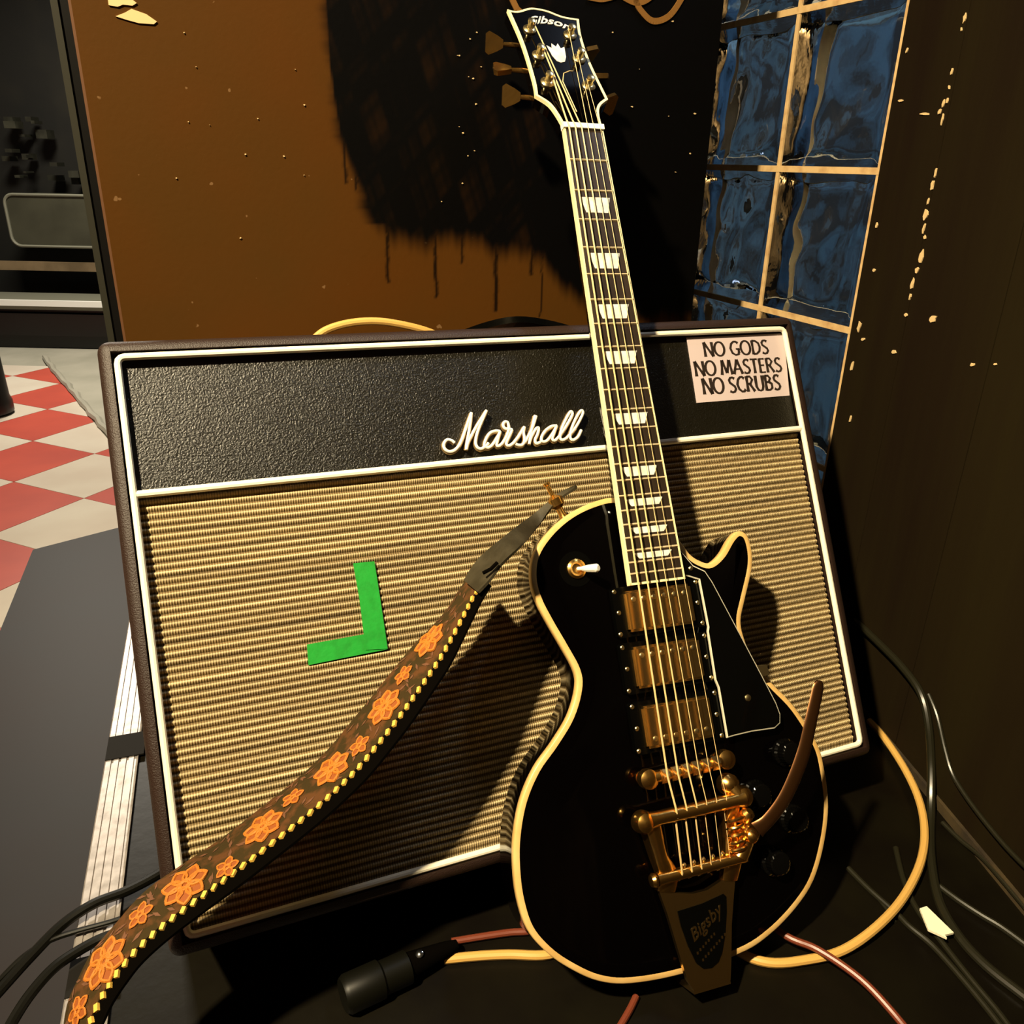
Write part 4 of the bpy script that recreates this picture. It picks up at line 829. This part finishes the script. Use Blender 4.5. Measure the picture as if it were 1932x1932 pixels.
def sheet(t0, t1, s0, s1, off, th, ns=90, nt_=6):
    mb = MB(); vs = []
    for o_ in (off, off-th):
        for i in range(ns+1):
            for j in range(nt_+1): vs.append(sp_(s0+(s1-s0)*i/ns, t0+(t1-t0)*j/nt_, o_))
    a = (ns+1)*(nt_+1); w1 = nt_+1
    fs = [(i*w1+j, (i+1)*w1+j, (i+1)*w1+j+1, i*w1+j+1) for i in range(ns) for j in range(nt_)]; fs += [tuple(a+q for q in f)[::-1] for f in fs]
    bd = [i*w1 for i in range(ns)]+[ns*w1+j for j in range(nt_)]+[i*w1+nt_ for i in range(ns, 0, -1)]+[j for j in range(nt_, 0, -1)]
    fs += [(bd[k], bd[(k+1) % len(bd)], a+bd[(k+1) % len(bd)], a+bd[k]) for k in range(len(bd))]
    return mb.add(vs, fs)
strap_part(sheet(0, 1, .012, LEN, 0, .002), 'suede_backing', M['suede'])
strap_part(sheet(.02, .80, .022, LEN, .0012, .001), 'woven_band', M['strap'])
# leather end up to the button
bw = np.array(bt); TB = [(gpt(1092, 920, bgap*1.0), gpt(1090, 926, bgap*1.08)), (gpt(1060, 934, bgap*.96), gpt(1060, 945, bgap*1.08)), (gpt(1036, 952, bgap*.92), gpt(1040, 966, bgap*1.06)), (gpt(1000, 978, bgap*.86), gpt(1014, 998, bgap*1.02)), (gpt(958, 1015, .075), gpt(986, 1034, .093)), (gpt(915, 1052, .062), gpt(952, 1068, .092)), (gpt(893, 1080, .060), gpt(930, 1098, .093)), (gpt(882, 1100, .060), gpt(908, 1122, .094))]
ta = crom([a for a, b in TB], 5); tb = crom([b for a, b in TB], 5); mb = MB(); vs = []
for o_ in (.0045, .0020):
    for a, b in zip(ta, tb):
        n_ = np.cross(b-a, np.array([-.6, -.2, -.7])); n_ /= np.linalg.norm(n_); n_ = n_ if n_@(CAM-a) > 0 else -n_
        for j in range(5): vs.append(a+(b-a)*j/4+n_*o_)
m_ = len(ta); A5 = m_*5; fs = [(i*5+j, (i+1)*5+j, (i+1)*5+j+1, i*5+j+1) for i in range(m_-1) for j in range(4)]; fs += [tuple(A5+q for q in f)[::-1] for f in fs]
bd = [i*5 for i in range(m_-1)]+[(m_-1)*5+j for j in range(4)]+[i*5+4 for i in range(m_-1, 0, -1)]+[j for j in range(4, 0, -1)]
fs += [(bd[k], bd[(k+1) % len(bd)], A5+bd[(k+1) % len(bd)], A5+bd[k]) for k in range(len(bd))]
mb.add(vs, fs); le = strap_part(mb, 'leather_end', M['leather']); le['label'] = 'plain dark leather end tab'
c = [gpt(907, 1082, .088), gpt(922, 1074, .089), gpt(934, 1062, .090)]; mb = MB(); mb.tube([p+NA*.006 for p in c], .0016, 8); strap_part(mb, 'slot', M['suede'], par=le)
def sv(px, py):                  # pixel to (s,t) on the strap, brute force
    best = None
    for s in np.linspace(.0, LEN, 160):
        for t in np.linspace(0, 1, 11):
            q = RW.T@(sp_(s, t)-CAM); e = math.hypot(966+F*q[0]/q[2]-px, 966+F*q[1]/q[2]-py)
            if best is None or e < best[0]: best = (e, s, t)
    return best[1], best[2]
wdm = lambda s: np.linalg.norm(sp_(s, 0)-sp_(s, 1))
def flower(px, py, R_, small):
    s0_, t0_ = sv(px, py); t0_ = min(max(t0_, .36), .50) if not small else t0_; W0 = wdm(s0_); mb = MB(); mk = MB()
    def pt(x, y, o_): return sp_(s0_+x, t0_+y/W0, o_)
    pet = 7 if not small else 5
    cells = [(0, 0, .30)]+[(math.cos(2*math.pi*k/pet+.3), math.sin(2*math.pi*k/pet+.3), .37) for k in range(pet)]
    for k, (cx, cy, rr) in enumerate(cells):
        ang = math.atan2(cy, cx) if k else 0; cxx, cyy = cx*R_*.60, cy*R_*.60
        ring = []
        for j in range(12):
            a = 2*math.pi*j/12; lx = R_*rr*(1.15*math.cos(a)+(.22 if k and j == 0 else 0)); ly = R_*rr*.92*math.sin(a)
            ring.append((cxx+lx*math.cos(ang)-ly*math.sin(ang), cyy+lx*math.sin(ang)+ly*math.cos(ang)))
        mb.tube([pt(x, y, .0022) for x, y in ring+[ring[0], ring[1]]], R_*.085, 6)
        mk.add([pt(x, y, .0019) for x, y in ring], [tuple(range(12))])
    f_ = strap_part(mb, 'embroidered_flower', M['orange']); strap_part(mk, 'flower_centre', M['darkorange'], smooth=False, par=f_)
for px, py in ((815,1207),(735,1342),(627,1452),(505,1570),(350,1672),(207,1817)): flower(px, py, .0150, False)
for px, py in ((766,1276),(686,1411),(553,1506),(428,1637),(262,1728),(150,1905)): flower(px, py, .0088, True)
mb = MB()
for i in range(150):             # brown leaf shapes
    s = random.uniform(.03, LEN-.01); t = random.uniform(.06, .74); a = random.uniform(0, 3.14); W0 = wdm(s); l, w_ = random.uniform(.003, .006), random.uniform(.0009, .0017)
    mb.add([sp_(s+x*math.cos(a)-y*math.sin(a), min(.79, max(.02, t+(x*math.sin(a)+y*math.cos(a))/W0)), .0016) for x, y in ((-l, 0), (0, w_), (l, 0), (0, -w_))], [(0, 1, 2, 3)])
tag(strap_part(mb, 'embroidered_leaves', M['vine'], smooth=False), kind='stuff')
s = .026
while s < LEN-.004:
    W0 = wdm(s); mb = MB(); t = .83; a, b = .0030, .0026
    top = [sp_(s+x, t+y/W0, .0022) for x, y in ((-a, -b*.2), (-a*.3, -b), (a, b*.2), (a*.3, b))]; bot = [sp_(s+x, t+y/W0, .0002) for x, y in ((-a, -b*.2), (-a*.3, -b), (a, b*.2), (a*.3, b))]
    mb.add(top+bot, [(0,1,2,3),(4,5,6,7),(0,1,5,4),(1,2,6,5),(2,3,7,6),(3,0,4,7)]); strap_part(mb, 'stitch', M['yellow'], smooth=False); s += .0082

# ================================================================== CABLES AND SMALL THINGS
def surf(px, py, r):
    P = onz(px, py, ZF+r); q = onplane(px, py, RA+rn*(r+.001), rn); d = ray(px, py)
    return q if (px > 1500 and (q-CAM)@d < (P-CAM)@d and q[2] > ZF and (q-RA)@rd > 0) else P
def cable(name, pts, r, m, label, group=None, lift=None, k=6):
    P = [surf(x, y, r) for x, y in pts]
    if lift: P = [p+np.array([0, 0, l]) for p, l in zip(P, lift)]
    mb = MB(); mb.tube(crom(P, k), r, 10); return tag(mb.make(name, M[m]), label, 'cable', group)
cable('cream_cable', [(838,1810),(900,1804),(960,1801),(1035,1801),(1090,1775),(1180,1715),(1290,1715),(1385,1790),(1450,1816),(1525,1812),(1590,1797),(1650,1760),(1700,1705),(1733,1640),(1742,1580),(1732,1520),(1705,1460),(1668,1398),(1640,1360)], .0043, 'cream_cable', 'thick cream cable looping along the deck behind and right of the guitar', lift=[0]*9+[.001,.003,.007,.007,.007,.007,.007,.007,.004,0])
P = [wall_pt(on_wall(x, y)[0]*.95, z_, .05) for x, y, z_ in ((560, 690, .36),)]
arcp = [onD(x, y, .90) for x, y in ((560,690),(597,636),(640,614),(700,606),(760,613),(822,631),(880,665))]
mb = MB(); mb.tube(crom(arcp, 6), .0042, 10); tag(mb.make('cream_cable', M['cream_cable']), 'cream cable arching over the top edge behind the amplifier', 'cable')
cable('red_cable', [(852,1778),(900,1770),(960,1761),(1015,1755),(1080,1725),(1180,1660),(1300,1650),(1400,1715),(1480,1780),(1540,1808),(1620,1862),(1690,1925),(1740,1985)], .0033, 'red_cable', 'thin oxblood cable running behind the guitar to the lower right corner', lift=[.001]*7+[.006,.010,.011,.010,.004,.001,0])
cable('red_cable', [(1200,1880),(1188,1905),(1165,1945),(1140,1990)], .0031, 'red_cable', 'short end of oxblood cable at the bottom edge below the guitar')
cable('black_cable', [(1614,1172),(1660,1215),(1705,1262),(1738,1310),(1752,1370),(1757,1450),(1756,1540),(1757,1620),(1772,1700),(1808,1765),(1860,1822),(1940,1885)], .0046, 'cable_grey', 'thick black cable hanging down the right wall and curving along its foot', 'black cables at the foot of the right wall')
cable('black_cable', [(1752,1310),(1768,1350),(1782,1410),(1795,1455),(1814,1490),(1850,1540),(1900,1600),(1950,1650)], .0026, 'cable_grey', 'thin black cable with a bright glint beside the thick cable on the right wall', 'black cables at the foot of the right wall')
cable('black_cable', [(1778,1552),(1812,1585),(1850,1616),(1890,1660),(1940,1720)], .0026, 'cable_grey', 'thin cable along the dusty strip below the right wall', 'black cables at the foot of the right wall')
cable('black_cable', [(1772,1672),(1810,1700),(1850,1726),(1890,1750),(1945,1790)], .0032, 'cable_grey', 'grey-glinting cable running off the right edge above the paper tag', 'black cables at the foot of the right wall')
cable('black_cable', [(1600,1638),(1640,1678),(1690,1722),(1716,1748),(1760,1785),(1810,1840),(1860,1900),(1895,1945)], .0030, 'cable_grey', 'black cable crossing under the cream loop towards the lower right corner', 'black cables at the foot of the right wall')
cable('black_cable', [(1690,1600),(1705,1660),(1730,1715),(1775,1775),(1830,1845),(1880,1905),(1910,1945)], .0029, 'cable_grey', 'black cable carrying the cream paper tag', 'black cables at the foot of the right wall')
cable('black_cable', [(1618,1660),(1660,1700),(1690,1740)], .0016, 'cable_grey', 'thin dark wire lying inside the cream cable loop')
# paper tag
mb = MB(); up = np.array([0, 0, .012])
a = [surf(x, y, .006) for x, y in ((1733,1722),(1746,1718),(1797,1768),(1780,1772),(1784,1778),(1749,1762))]
mb.add([p+up*.5 for p in a]+[p+up*.3 for p in a], [(0,1,2,3,4,5),(11,10,9,8,7,6)]+[(i, (i+1) % 6, 6+(i+1) % 6, 6+i) for i in range(6)])
tag(mb.make('cable_tag', M['tag'], smooth=False), 'cream folded paper tag around a cable on the right', 'tag')
# cables at the left edge over the nosing
cable('black_cable', [(345,1622),(300,1655),(240,1690),(180,1720),(120,1757),(60,1810),(0,1868),(-60,1935)], .0050, 'cable', 'thick black cable crossing the nosing from behind the strap', 'black cables over the stage edge', lift=[.004,.004,.006,.010,.008,.004,0,0])
cable('black_cable', [(230,1745),(205,1753),(150,1768),(100,1785),(50,1815),(0,1856),(-50,1905)], .0026, 'cable', 'thin black cable just below the thick one over the nosing', 'black cables over the stage edge', lift=[.008]*5+[.004, .002])
cable('black_cable', [(225,1775),(190,1788),(150,1810),(105,1842),(60,1885),(25,1930),(0,1975)], .0048, 'cable', 'black cable coming out lowest from under the strap at bottom left', 'black cables over the stage edge', lift=[.010]*4+[.006, .002, 0])
# plug lying at the foot of the amplifier
p0 = onz(672, 1868, ZF+.016); p1 = onz(862, 1782, ZF+.012); ax = p1-p0; LL = np.linalg.norm(ax); ax /= LL
pg_ = root('cable_plug', Matrix.Translation(tuple(p0)), 'black cable connector with a chrome screw lying before the amplifier foot', 'connector'); MP = Matrix.Translation(-Vector(pg_.location))
mb = MB(); mb.lathe(p0, ax, [(.014, -.012), (.0165, -.008), (.0165, .022), (.0145, .024), (.0145, .048)], 24); o = mb.make('shell', M['cable'], pg_); o.data.transform(MP)
mb = MB(); mb.lathe(p0, ax, [(.0120, .046), (.0105, LL*.62), (.0068, LL*.9), (.0045, LL)], 20); o = mb.make('strain_relief', M['suede'], pg_); o.data.transform(MP)
q = p0+ax*LL*.62+np.array([0, -.002, .0115]); mb = MB(); mb.lathe(q, (-.1, -.4, .9), [(.0036, -.003), (.0036, .001), (.0015, .002)], 14); o = mb.make('screw', M['chrome'], pg_); o.data.transform(MP)
